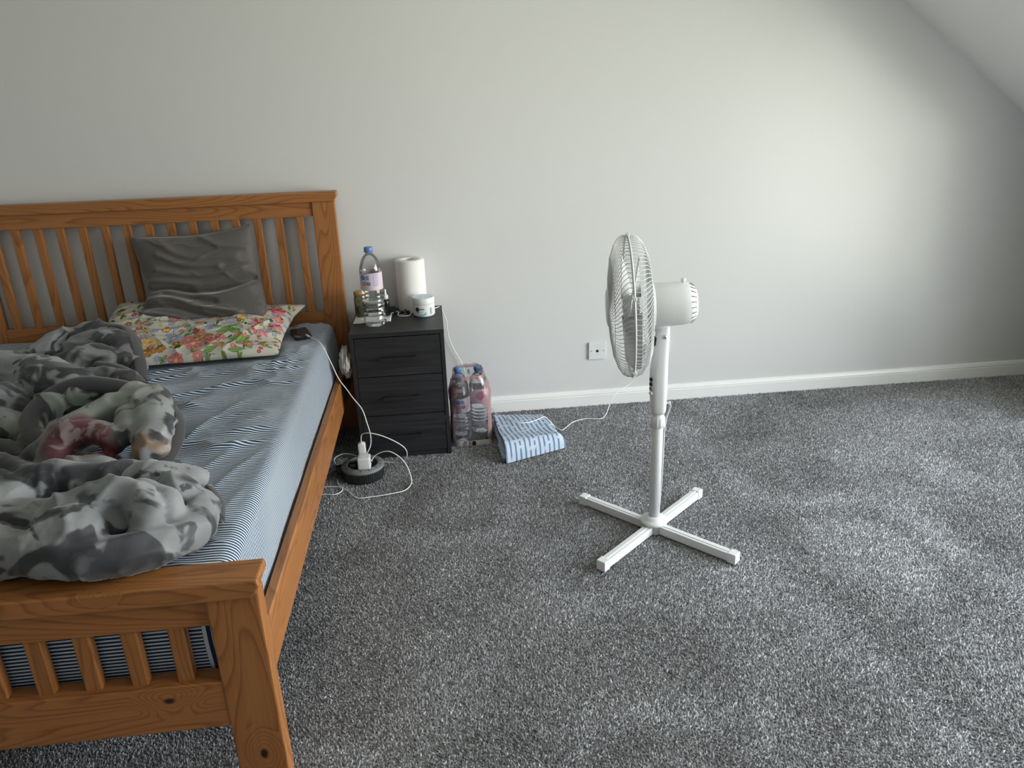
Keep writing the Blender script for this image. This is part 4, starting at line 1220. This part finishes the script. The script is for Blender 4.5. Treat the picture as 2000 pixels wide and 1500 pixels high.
# ------------------------------------------------------------------ shrink-wrapped pack of water bottles
grp = 'water bottles inside the torn pink pack'
PB = dict(S=0.985)
bottle((.070, -.215, 0), PB['S'], 'blue-capped water bottle at the back of the pack, nearest the nightstand', 1.5, grp, level=.262, detail=False)
bottle((.161, -.215, 0), PB['S'], 'blue-capped water bottle at the back of the pack, nearest the folded cloth', 2.4, grp, level=.262, detail=False)
bottle((.070, -.320, 0), PB['S'], 'water bottle at the front of the pack under clear film', .6, grp, level=.262, detail=False)
M['film'] = clear_plastic('clear_wrap_film', (0.90, 0.90, 0.93), 0.05, 0.12, 0.10, (0.75, 0.74, 0.78))
M['pinkfilm'] = clear_plastic('pink_wrap_film', (0.92, 0.78, 0.79), 0.05, 0.2, 0.50, (0.66, 0.42, 0.42))
wrap = empty('bottle_wrap', (.112, -.268, 0), 'torn pink and clear plastic wrap around the water bottles', 'plastic wrap')
def wrap_part(t0, t1, z0, z1, n, m, seed, push=0.0, tooth=0.0, zt=None):
    """film following a rounded rectangle round the pack; t in turns: 0 = middle of the front, + to the right"""
    T, Zn = np.meshgrid(np.linspace(t0, t1, n), np.linspace(0, 1, m), indexing='ij')
    Zt = z1 if zt is None else z1 + zt * np.sin(T * 60)
    Z = z0 + (Zt - z0) * Zn
    edge = tooth * (vnoise(Zn * 7, T * 0, seed=seed + 3) - .5)
    T = T + edge * np.where(np.abs(T - t0) < np.abs(T - t1), 1, 1)
    a = 2 * PI * T
    hx, hy = .092 + push, .118 + push
    ca, sa = np.sin(a), -np.cos(a)
    r = 1.0 / (np.abs(ca / hx) ** 4 + np.abs(sa / hy) ** 4) ** .25
    tap = 1 - .34 * sstep(.22, .33, Z) - .05 * np.sin(Z / .26 * PI)
    wob = .0075 * (vnoise(T * 34, Z * 13, seed=seed) - .5) + .004 * (vnoise(T * 90, Z * 30, seed=seed + 1) - .5)
    X = .1165 + ca * (r * tap + wob); Y = -.268 + sa * (r * tap + wob)
    return np.stack([X, Y, Z], -1).reshape(-1, 3), grid_faces(n, m)
mk('clear_film', *wrap_part(-.5, .5, .004, .318, 120, 50, 61), M['film'], wrap, True)
for (a_, b_, s_) in ((-.30, -.095, 62), (.085, .30, 65)):
    o = mk('pink_film', *wrap_part(a_, b_, .002, .285, 50, 44, s_, .0028, .05), M['pinkfilm'], wrap, True); o['label'] = 'creased pink film'
o = mk('pink_film', *wrap_part(-.5, .5, .303, .322, 100, 8, 68, .003, 0, .003), M['pinkfilm'], wrap, True); o['label'] = 'pink film strap over the top'
M['tray'] = plain('pale_card_tray', (0.50, 0.46, 0.45), 0.7)
mk('base_strip', *wrap_part(-.12, .11, .001, .026, 40, 5, 70, .004), M['tray'], wrap, True)
mk('print_mark', *box((.112, -.3955, .006), (.128, -.3925, .026), .001), M['black_plastic'], wrap)

# ------------------------------------------------------------------ folded printed cloth
M['cloth_print'] = vcol('blue_dash_print_cotton', 0.85, spec=0.15, bump=0.15, bscale=900)
fc = empty('folded_cloth', (.36, -.40, 0), 'folded light blue cloth with darker blue dashes on the carpet', 'cloth')
FL, FR, BR, BLc = np.array((.243, -.585)), np.array((.512, -.478)), np.array((.468, -.195)), np.array((.222, -.215))
def dash(Ud, Vd):
    """Ud across the bars, Vd along them (metres)"""
    p = Paint(Ud, Vd, (0.44, 0.505, 0.585))
    rng = random.Random(5)
    k = 0
    u = -.02
    while u < .36:
        v = -.12 - rng.uniform(0, .08)
        while v < .50:
            L = rng.choice([.022, .055, .085, .115])
            p.rect(u - .0042, v, u + .0042, v + L, (0.115, 0.185, 0.31))
            v += L + .012
        u += .0235
    return p.C
NLAY = 6
for k in range(NLAY):
    top = k == NLAY - 1
    n, m = (150, 150) if top else (40, 40)
    U, V = np.meshgrid(np.linspace(0, 1, n), np.linspace(0, 1, m), indexing='ij')
    sh = (NLAY - 1 - k) * -.006                       # lower layers peep out on the left
    Uu = U + (1 - U) * sh * 4 * (1 if not top else 0) * vnoise(V * 3, V * 0 + k, seed=95)
    P = (FL[None, None] * ((1 - Uu) * (1 - V))[..., None] + FR * (Uu * (1 - V))[..., None] + BR * (Uu * V)[..., None] + BLc * ((1 - Uu) * V)[..., None])
    thick = .0125
    hL = k * .0128                                    # left (open) side is fluffier than the creased right
    z0 = .003 + hL * (1 - .25 * U) * (1 - .18 * V)
    wav = .004 * (vnoise(U * 4, V * 4, k, seed=96) - .5) * min(k, 2) / 2
    z0 = z0 + wav + (.006 * np.sin(V * 9 + U * 2) if top else 0)
    if top:
        # the outer layer rolls over the front and the right-hand folds down to the floor
        fr_ = sstep(.10, 0, V) ; rt_ = sstep(.90, 1, U)
        fall = np.clip(np.sqrt(np.clip(1 - (1 - np.clip(V / .10, 0, 1)) ** 2, 0, 1)), 0, 1) * np.sqrt(np.clip(1 - (np.clip((U - .90) / .10, 0, 1)) ** 2, 0, 1))
        zt = (z0 + thick) * fall + .004 * (1 - fall)
        dirf = (FL - BLc) / np.linalg.norm(FL - BLc); dirr = (FR - FL) / np.linalg.norm(FR - FL)
        P = P + dirf * (.010 * fr_)[..., None] + dirr * (.010 * rt_)[..., None]
        A = np.concatenate([P, zt[..., None]], -1)
        B = np.concatenate([P, np.maximum(zt - .003, .001)[..., None]], -1)
        col = dash(U * .29 + .03 * V, V * .36 + .03 * np.sin(U * 6) + (1 - fall) * -.05)
    else:
        e_ = np.minimum(np.minimum(U, 1 - U), np.minimum(V, 1 - V))
        rnd = np.sqrt(np.clip(1 - (1 - np.clip(e_ / .05, 0, 1)) ** 2, 0, 1))
        P = P + (P.reshape(-1, 2).mean(0) - P) * .035
        A = np.concatenate([P, (z0 + thick * .5 + thick * .42 * rnd)[..., None]], -1)
        B = np.concatenate([P, (z0 + thick * .5 - thick * .42 * rnd)[..., None]], -1)
        col = dash(U * .29 + k * .007, V * .36)
    Vv, Ff = close_pillow(A, B)
    mk('fold', Vv, Ff, M['cloth_print'], fc, True, cattrs={'Col': np.vstack([col.reshape(-1, 3)] * 2)})

# ------------------------------------------------------------------ cable reel with two chargers
RC = (-.354, -.598, 0)
reel = empty('cable_reel', RC, 'round black and grey extension cable reel beside the nightstand', 'extension reel')
def frr(i, th, r, h): return r * (1 + (.012 if i in (2, 3) else 0) * (1 if math.sin(60 * th) > 0 else 0))
mk('drum', *lathe([(.070, .0), (.082, .002), (.084, .008), (.084, .042), (.080, .045)], RC, 180, fr=frr), M['black_plastic'], reel)
mk('rim', *lathe([(.080, .043), (.0875, .044), (.0885, .047), (.0885, .051), (.085, .056), (.068, .060), (.062, .060), (.060, .057), (.060, .050)], RC, 72), M['grey_plastic'], reel, True)
for k in range(14):
    a = k * 2 * PI / 14 + .2
    p0 = (RC[0] + .070 * math.cos(a), RC[1] + .070 * math.sin(a), .0598); p1 = (RC[0] + .080 * math.cos(a), RC[1] + .080 * math.sin(a), .0576)
    mk('rim_notch', *tube([p0, p1], .0012, 5), M['black_plastic'], reel)
mk('socket_panel', *lathe([(.060, .050), (.060, .056), (.058, .0575), (.002, .0575)], RC, 48), M['black_gloss'], reel, True)
M['red'] = plain('red_reset_button', (0.25, 0.03, 0.02), 0.4)
mk('reset_button', *lathe([(.006, .057), (.006, .0605), (.005, .0615), (.001, .0615)], (RC[0] + .036, RC[1] + .012, 0), 20), M['red'], reel, True)
for i in range(5):
    mk('warning_line', *box((RC[0] - .052, RC[1] - .004 - i * .006, .0574), (RC[0] - .026 - .003 * (i % 2), RC[1] - .0015 - i * .006, .0578)), M['grey_plastic'], reel)
mk('carry_handle', *box((RC[0] - .112, RC[1] - .004, .016), (RC[0] - .080, RC[1] + .022, .050), .006), M['black_plastic'], reel)
ca = empty('usb_charger', (-.351, -.590, .0575), 'white upright charger plug at the back of the cable reel', 'charger', 'chargers on the cable reel')
mk('body', *box((-.3665, -.604, .0575), (-.3355, -.574, .146), .006, 3), M['white_plastic'], ca, True)
mk('port_ring', *lathe([(.012, .145), (.012, .1485), (.004, .149)], (-.351, -.589, 0), 20), M['white_plastic'], ca, True)
cb = empty('usb_charger', (-.342, -.637, .0575), 'white cube charger plug at the front of the cable reel', 'charger', 'chargers on the cable reel')
mk('body', *box((-.368, -.662, .0575), (-.316, -.612, .108), .007, 3), M['white_plastic'], cb, True)
mk('port', *box((-.3165, -.643, .078), (-.3145, -.631, .086)), M['grey_plastic'], cb)

# ------------------------------------------------------------------ loose leads
lead = cable('charging_cable', [(-.556, -.338, .547), (-.52, -.40, .549), (-.49, -.455, .549), (-.466, -.495, .525), (-.446, -.50, .47), (-.425, -.495, .40), (-.395, -.51, .355), (-.369, -.54, .325), (-.337, -.558, .282), (-.321, -.575, .225), (-.311, -.588, .178), (-.314, -.597, .137), (-.330, -.604, .105), (-.336, -.604, .085)], .0021,
      'white charging cable hanging from the phone down to the reel')
mk('connector', *tube([(-.560, -.332, .5465), (-.548, -.352, .547)], .0042, 8), M['cable'], lead)
cable('charging_cable', [(-.351, -.589, .149), (-.350, -.592, .170), (-.342, -.60, .190), (-.31, -.62, .201), (-.264, -.625, .188), (-.211, -.622, .156), (-.176, -.615, .121), (-.169, -.598, .083), (-.184, -.565, .042), (-.220, -.515, .006), (-.265, -.492, .004), (-.30, -.485, .004)], .0021,
      'white cable looping up from the upright charger and down behind the reel')
cable('charging_cable', [(-.315, -.637, .082), (-.295, -.638, .108), (-.257, -.65, .128), (-.226, -.66, .127), (-.191, -.67, .102), (-.168, -.685, .070), (-.156, -.69, .022), (-.157, -.715, .005), (-.182, -.763, .004), (-.242, -.783, .004), (-.302, -.793, .004), (-.361, -.796, .004), (-.388, -.765, .004), (-.408, -.728, .004), (-.43, -.70, .004), (-.452, -.665, .004), (-.462, -.62, .004)], .0021,
      'white cable from the cube charger curving across the carpet')
cable('charging_cable', [(-.56, -.745, .004), (-.506, -.742, .004), (-.462, -.750, .004), (-.436, -.732, .004), (-.432, -.706, .004), (-.455, -.686, .004), (-.51, -.677, .004), (-.56, -.68, .004)], .0021,
      'short white cable loop lying under the bed rail')
cable('charging_cable', [(-.375, -.475, .004), (-.40, -.425, .012), (-.45, -.40, .016), (-.488, -.415, .010), (-.492, -.45, .006), (-.47, -.49, .004), (-.42, -.51, .004)], .0021,
      'thin white cable loop on the carpet behind the reel')
cable('mains_cable', [(-.455, -.590, .034), (-.48, -.60, .024), (-.52, -.635, .008), (-.60, -.68, .006)], .0042, 'thick black mains cable running from the reel under the bed', 'black_plastic')
cable('extension_cable', [(-.213, -.160, NH + .004), (-.178, -.150, NH + .010), (-.175, -.20, NH + .003), (-.128, -.208, NH + .003), (-.122, -.170, NH + .003), (-.105, -.150, NH + .003), (-.06, -.148, NH + .003), (-.014, -.11, NH + .004), (.012, -.055, NH - .006), (.026, -.032, .52), (.036, -.022, .48), (.040, -.020, .414), (.059, -.020, .349), (.085, -.020, .295), (.105, -.020, .240), (.12, -.022, .15), (.15, -.024, .07), (.19, -.026, .045), (.217, -.03, .039), (.232, -.05, .033), (.243, -.10, .028), (.262, -.165, .022), (.282, -.225, .062), (.292, -.30, .078), (.325, -.355, .082), (.377, -.352, .080), (.421, -.322, .078), (.455, -.28, .070), (.480, -.25, .04), (.507, -.265, .010), (.533, -.297, .004), (.554, -.277, .004), (.605, -.213, .004), (.672, -.188, .004), (.737, -.201, .004), (.771, -.17, .010), (.798, -.12, .028), (.823, -.10, .069), (.86, -.08, .097), (.917, -.06, .118), (.975, -.05, .169), (1.006, -.045, .219), (1.011, -.042, .258)], .0021,
      'long white cable running from the wall socket across the folded cloth to the nightstand')

# ------------------------------------------------------------------ wall plates
def plate(c, w, h, label, name, cat):
    t = empty(name, (c[0], 0, c[1]), label, cat)
    mk('faceplate', *box((c[0] - w / 2, -.0095, c[1] - h / 2), (c[0] + w / 2, 0, c[1] + h / 2), .002), M['white_plastic'], t)
    return t
p1 = plate((.764, .284), .086, .086, 'white square wall plate with a black centre hole', 'aerial_plate', 'wall plate')
mk('aerial_hole', *lathe([(.0065, 0), (.0065, .0015), (.001, .0015)], (.764, -.0095, .284), 20, (0, -1, 0)), M['black_gloss'], p1, True)
for s in (-1, 1):
    mk('screw', *lathe([(.0026, 0), (.0026, .0008), (.001, .0008)], (.764 + s * .0302, -.0095, .284), 14, (0, -1, 0)), M['grey_plastic'], p1)
p2 = plate((1.058, .288), .146, .086, 'white double wall socket behind the pedestal fan', 'wall_socket', 'socket')
for s in (-1, 1):
    mk('switch', *box((1.058 + s * .018 - .005, -.0125, .300), (1.058 + s * .018 + .005, -.009, .318), .001), M['white_plastic'], p2)
    for dx, dz, w_, h_ in ((0, .012, .0045, .009), (-.011, -.010, .007, .0045), (.011, -.010, .007, .0045)):
        if s > 0: mk('pin_hole', *box((1.058 + s * .040 + dx - w_ / 2, -.0098, .280 + dz - h_ / 2), (1.058 + s * .040 + dx + w_ / 2, -.0090, .280 + dz + h_ / 2)), M['black_gloss'], p2)
pg = empty('mains_plug', (1.018, -.0098, .278), 'white mains plug in the left of the double socket', 'plug')
mk('body', *prism([(.994, .258), (1.042, .258), (1.045, .285), (1.034, .304), (1.002, .304), (.991, .285)], 'y', -.044, -.0098, .004), M['white_plastic'], pg)
mk('cord_grip', *tube([(1.012, -.030, .262), (1.011, -.038, .246)], .0045, 8), M['white_plastic'], pg)

# ------------------------------------------------------------------ pedestal fan
FP = np.array((.704, -1.2046, 0.0))
fan = empty('pedestal_fan', tuple(FP), 'white pedestal fan on a cross base standing on grey carpet', 'fan')
fa, fl = 0.7237, 0.318
for k in range(4):
    a = fa + k * PI / 2
    d = np.array((math.cos(a), math.sin(a), 0)); s = np.array((-d[1], d[0], 0))
    def pts(r0, r1, w, z0, z1):
        return [tuple(FP + d * r + s * q + np.array((0, 0, z))) for r in (r0, r1) for q in (-w, w) for z in (z0, z1)]
    FB = [(0, 1, 3, 2), (4, 6, 7, 5), (0, 4, 5, 1), (2, 3, 7, 6), (1, 5, 7, 3), (0, 2, 6, 4)]
    def bevbox(P, b):
        bm = bmesh.new(); vs_ = [bm.verts.new(p) for p in P]
        for f in FB: bm.faces.new([vs_[i] for i in f])
        bmesh.ops.recalc_face_normals(bm, faces=list(bm.faces))
        bmesh.ops.bevel(bm, geom=list(bm.edges), offset=b, segments=2, profile=.6, affect='EDGES'); bm.verts.index_update()
        r = [tuple(v.co) for v in bm.verts], [tuple(v.index for v in f.verts) for f in bm.faces]; bm.free(); return r
    leg = mk('base_leg', *bevbox(pts(.030, fl - .018, .0150, .004, .0335), .002), M['white_plastic'], fan)
    mk('leg_ridge', *bevbox(pts(.034, fl - .020, .0045, .033, .0352), .0008), M['white_plastic'], leg)
    mk('leg_end_cap', *bevbox(pts(fl - .030, fl, .0172, .001, .0365), .003), M['white_plastic'], leg)
c0 = tuple(FP)
mk('base_hub', *lathe([(.034, .002), (.036, .004), (.036, .036), (.046, .038), (.0475, .041), (.0475, .046), (.044, .050), (.036, .052), (.033, .058), (.027, .062), (.020, .064)], c0, 48), M['white_plastic'], fan, True)
mk('lower_pole', *lathe([(.0192, .055), (.0192, .408), (.0185, .410)], c0, 36), M['white_plastic'], fan, True)
def frk(i, th, r, h): return r + (.0012 if 1 <= i <= 3 and math.sin(12 * th) > .2 else 0)
mk('height_collar', *lathe([(.0205, .402), (.0238, .404), (.0238, .425), (.0238, .436), (.0220, .440), (.0195, .442), (.0190, .452)], c0, 72, fr=frk), M['white_plastic'], fan, True)
mk('upper_pole', *lathe([(.0165, .44), (.0165, .475)], c0, 32), M['white_plastic'], fan, True)
# head axis: faces left, a little towards the back wall and down
th = math.radians(9.8); ti = math.radians(2.5)
ax = np.array((-math.cos(th) * math.cos(ti), math.sin(th) * math.cos(ti), -math.sin(ti)))
hx = np.array((-math.cos(th), math.sin(th), 0)); side = np.array((math.sin(th), math.cos(th), 0))    # side points away from the camera
# control column: lofted rounded section (along hx and side)
secs = [(.452, .0205, .0205, .000), (.462, .024, .024, .000), (.49, .0265, .027, .001), (.55, .0290, .030, .003), (.60, .0285, .031, .003), (.65, .0250, .030, .000), (.70, .0225, .028, -.003), (.730, .0220, .026, -.005), (.748, .0205, .024, -.006), (.757, .014, .018, -.006)]
V = []; n = 28
for z, a, b, o in secs:
    for j in range(n):
        t = 2 * PI * j / n
        cx, sx = math.cos(t), math.sin(t)
        r = 1 / (abs(cx) ** 3.2 + abs(sx) ** 3.2) ** (1 / 3.2)
        V.append(FP + hx * (o + a * r * cx) + side * (b * r * sx) + np.array((0, 0, z)))
F = [(i * n + j, i * n + (j + 1) % n, (i + 1) * n + (j + 1) % n, (i + 1) * n + j) for i in range(len(secs) - 1) for j in range(n)]
F += [tuple(range(n))[::-1], tuple((len(secs) - 1) * n + j for j in range(n))]
colm = mk('control_column', V, F, M['white_plastic'], fan, True)
# oval button panel facing forward-left and three dark buttons and a light one
bdir = hx * .80 - side * .60; bdir /= np.linalg.norm(bdir)
for i, (z, mat) in enumerate(((.578, 'black_gloss'), (.562, 'black_gloss'), (.546, 'grey_plastic'), (.530, 'white_plastic'))):
    p = FP + hx * .0235 - side * .0165 + np.array((0, 0, z))
    mk('button', *lathe([(.0068, 0), (.0068, .006), (.0055, .008), (.001, .0082)], tuple(p + bdir * .002), 20, tuple(bdir)), M[mat], colm, True)
sc_ = FP - side * .0265 - hx * .008 + np.array((0, 0, .722))
mk('hinge_screw', *lathe([(.0062, 0), (.0062, .0022), (.0048, .0026), (.001, .0026)], tuple(sc_), 20, tuple(-side)), M['steel'], colm, True)
hk = FP - hx * .026 + np.array((0, 0, .487))
mk('cord_hook', *lathe([(.004, 0), (.004, .008), (.0055, .010), (.0055, .013), (.001, .014)], tuple(hk), 14, tuple(-hx)), M['white_plastic'], colm, True)
# motor and neck
HC = FP + np.array((0, 0, .822))
CG = HC + ax * .104
neck = []
secn = [(.735, .018, .017, .006), (.750, .026, .022, .004), (.765, .040, .030, .000), (.785, .052, .040, -.006)]
for z, a, b, o in secn:
    for j in range(n):
        t = 2 * PI * j / n
        neck.append(FP + hx * (o + a * math.cos(t)) + side * (b * math.sin(t)) + np.array((0, 0, z)))
F = [(i * n + j, i * n + (j + 1) % n, (i + 1) * n + (j + 1) % n, (i + 1) * n + j) for i in range(len(secn) - 1) for j in range(n)]
F += [tuple(range(n))[::-1], tuple((len(secn) - 1) * n + j for j in range(n))]
mk('neck', neck, F, M['white_plastic'], fan, True)
mk('tilt_stop', *box(tuple(FP + np.array((-.033, -.014, .690))), tuple(FP + np.array((-.015, .014, .716))), .003), M['black_plastic'], fan)
mot = mk('motor_housing', *lathe([(.058, -.030), (.066, -.032), (.0685, -.026), (.0690, .020), (.0675, .060), (.0640, .082), (.0560, .097), (.0430, .105), (.020, .108), (.002, .108)], tuple(HC), 48, tuple(-ax)), M['white_plastic'], fan, True)
for k in range(22):
    a = 2 * PI * k / 22
    u = np.cross(ax, (0, 0, 1)); u /= np.linalg.norm(u); w = np.cross(ax, u)
    rr = u * math.cos(a) + w * math.sin(a)
    p0 = HC - ax * .0845 + rr * .0632; p1 = HC - ax * .0985 + rr * .0545
    mk('vent_slot', *tube([p0, p1], .0020, 6), M['grey_plastic'], mot)
up = np.array((0, 0, 1.0))
mk('swing_knob', *lathe([(.004, 0), (.004, .006), (.0075, .007), (.0082, .013), (.006, .016), (.001, .0165)], tuple(HC - ax * .062 + up * .064), 20, (0, 0, 1)), M['white_plastic'], mot, True)
# grilles
u = np.cross(ax, up); u /= np.linalg.norm(u); w = np.cross(u, ax)
def cagept(r, h, a): return CG + ax * h + (u * math.cos(a) + w * math.sin(a)) * r
def cring(r, h, t, k=72): return tube([cagept(r, h, 2 * PI * i / k) for i in range(k + 1)], t, 6)
front = [(.2215, .002), (.2225, .014), (.2150, .028), (.195, .041), (.160, .053), (.110, .061), (.058, .065)]
rear = [(.2215, -.002), (.2225, -.016), (.2160, -.031), (.198, -.047), (.165, -.059), (.120, -.066), (.068, -.069)]
def grille(prof, twist, nw, sgn):
    parts = []
    for k in range(nw):
        a0 = 2 * PI * k / nw
        P = [cagept(r, h, a0 + sgn * twist * (1 - r / .2225) ** .8) for r, h in prof]
        parts.append(tube(P, .0011, 4, closed_ends=False))
    return parts
fg = mk('front_grille', *join(*grille(front, .62, 88, 1), cring(.160, .0535, .0012), cring(.2215, .002, .0018)), M['white_wire'], fan, True)
rg = mk('rear_grille', *join(*grille(rear, .62, 88, -1), cring(.165, -.0595, .0012), cring(.2215, -.002, .0018)), M['white_wire'], fan, True)
mk('grille_badge', *lathe([(.060, .061), (.062, .064), (.060, .069), (.045, .073), (.002, .075)], tuple(CG), 40, tuple(ax)), M['white_plastic'], fg, True)
mk('rim_ring', *join(cring(.2245, 0, .0026, 96)), M['white_wire'], fan, True)
for a in (0.35, 1.6, 2.8, 4.0, 5.3):
    p = cagept(.226, 0, a)
    mk('rim_clip', *lathe([(.006, -.006), (.007, -.004), (.007, .004), (.006, .006)], tuple(p), 10, tuple(ax)), M['white_plastic'], fan)
mk('rear_hub', *lathe([(.030, -.060), (.070, -.066), (.072, -.074), (.066, -.080)], tuple(CG), 40, tuple(ax)), M['white_plastic'], fan, True)
# three-blade impeller at rest
M['blade'] = plain('pale_grey_blade_plastic', (0.52, 0.53, 0.54), 0.3)
mk('impeller_hub', *lathe([(.034, -.030), (.036, -.026), (.036, .006), (.030, .018), (.002, .022)], tuple(CG), 32, tuple(ax)), M['blade'], fan, True)
for k in range(3):
    a0 = k * 2 * PI / 3 + 0.15
    nr, na = 12, 12
    A = np.zeros((nr, na, 3)); B = np.zeros((nr, na, 3))
    for i in range(nr):
        r = .030 + (.172) * i / (nr - 1)
        half = .62 - .14 * (i / (nr - 1)) + .18 * math.sin(PI * i / (nr - 1))
        if i >= nr - 2: half *= (.93, .78)[i - nr + 2]
        for j in range(na):
            f = j / (na - 1) * 2 - 1
            a = a0 + half * f + .25 * (i / (nr - 1))
            h = -.008 + f * (.030 - .012 * i / (nr - 1))
            A[i, j] = cagept(r, h + .0009, a); B[i, j] = cagept(r, h - .0009, a)
    mk('blade', *close_pillow(A, B), M['blade'], fan, True)
# the fan's own lead hanging behind the column
cable('fan_cord', [tuple(FP - hx * .034 + np.array((0, 0, .490))), tuple(FP - hx * .040 + np.array((0, 0, .475))), tuple(FP - hx * .034 + np.array((.0, .012, .430))), tuple(FP - hx * .030 + np.array((.0, .02, .37))), tuple(FP - hx * .030 + np.array((.0, .026, .20))), tuple(FP - hx * .036 + np.array((.0, .06, .06))), tuple(FP + np.array((.045, .15, .004))), tuple(FP + np.array((.11, .55, .004))), tuple(FP + np.array((.22, .95, .004))), (1.03, -.09, .02), (1.08, -.035, .12), (1.092, -.02, .20), (1.092, -.012, .243)][:6], .0022,
      'grey-white cord hanging behind the fan column', 'white_wire')
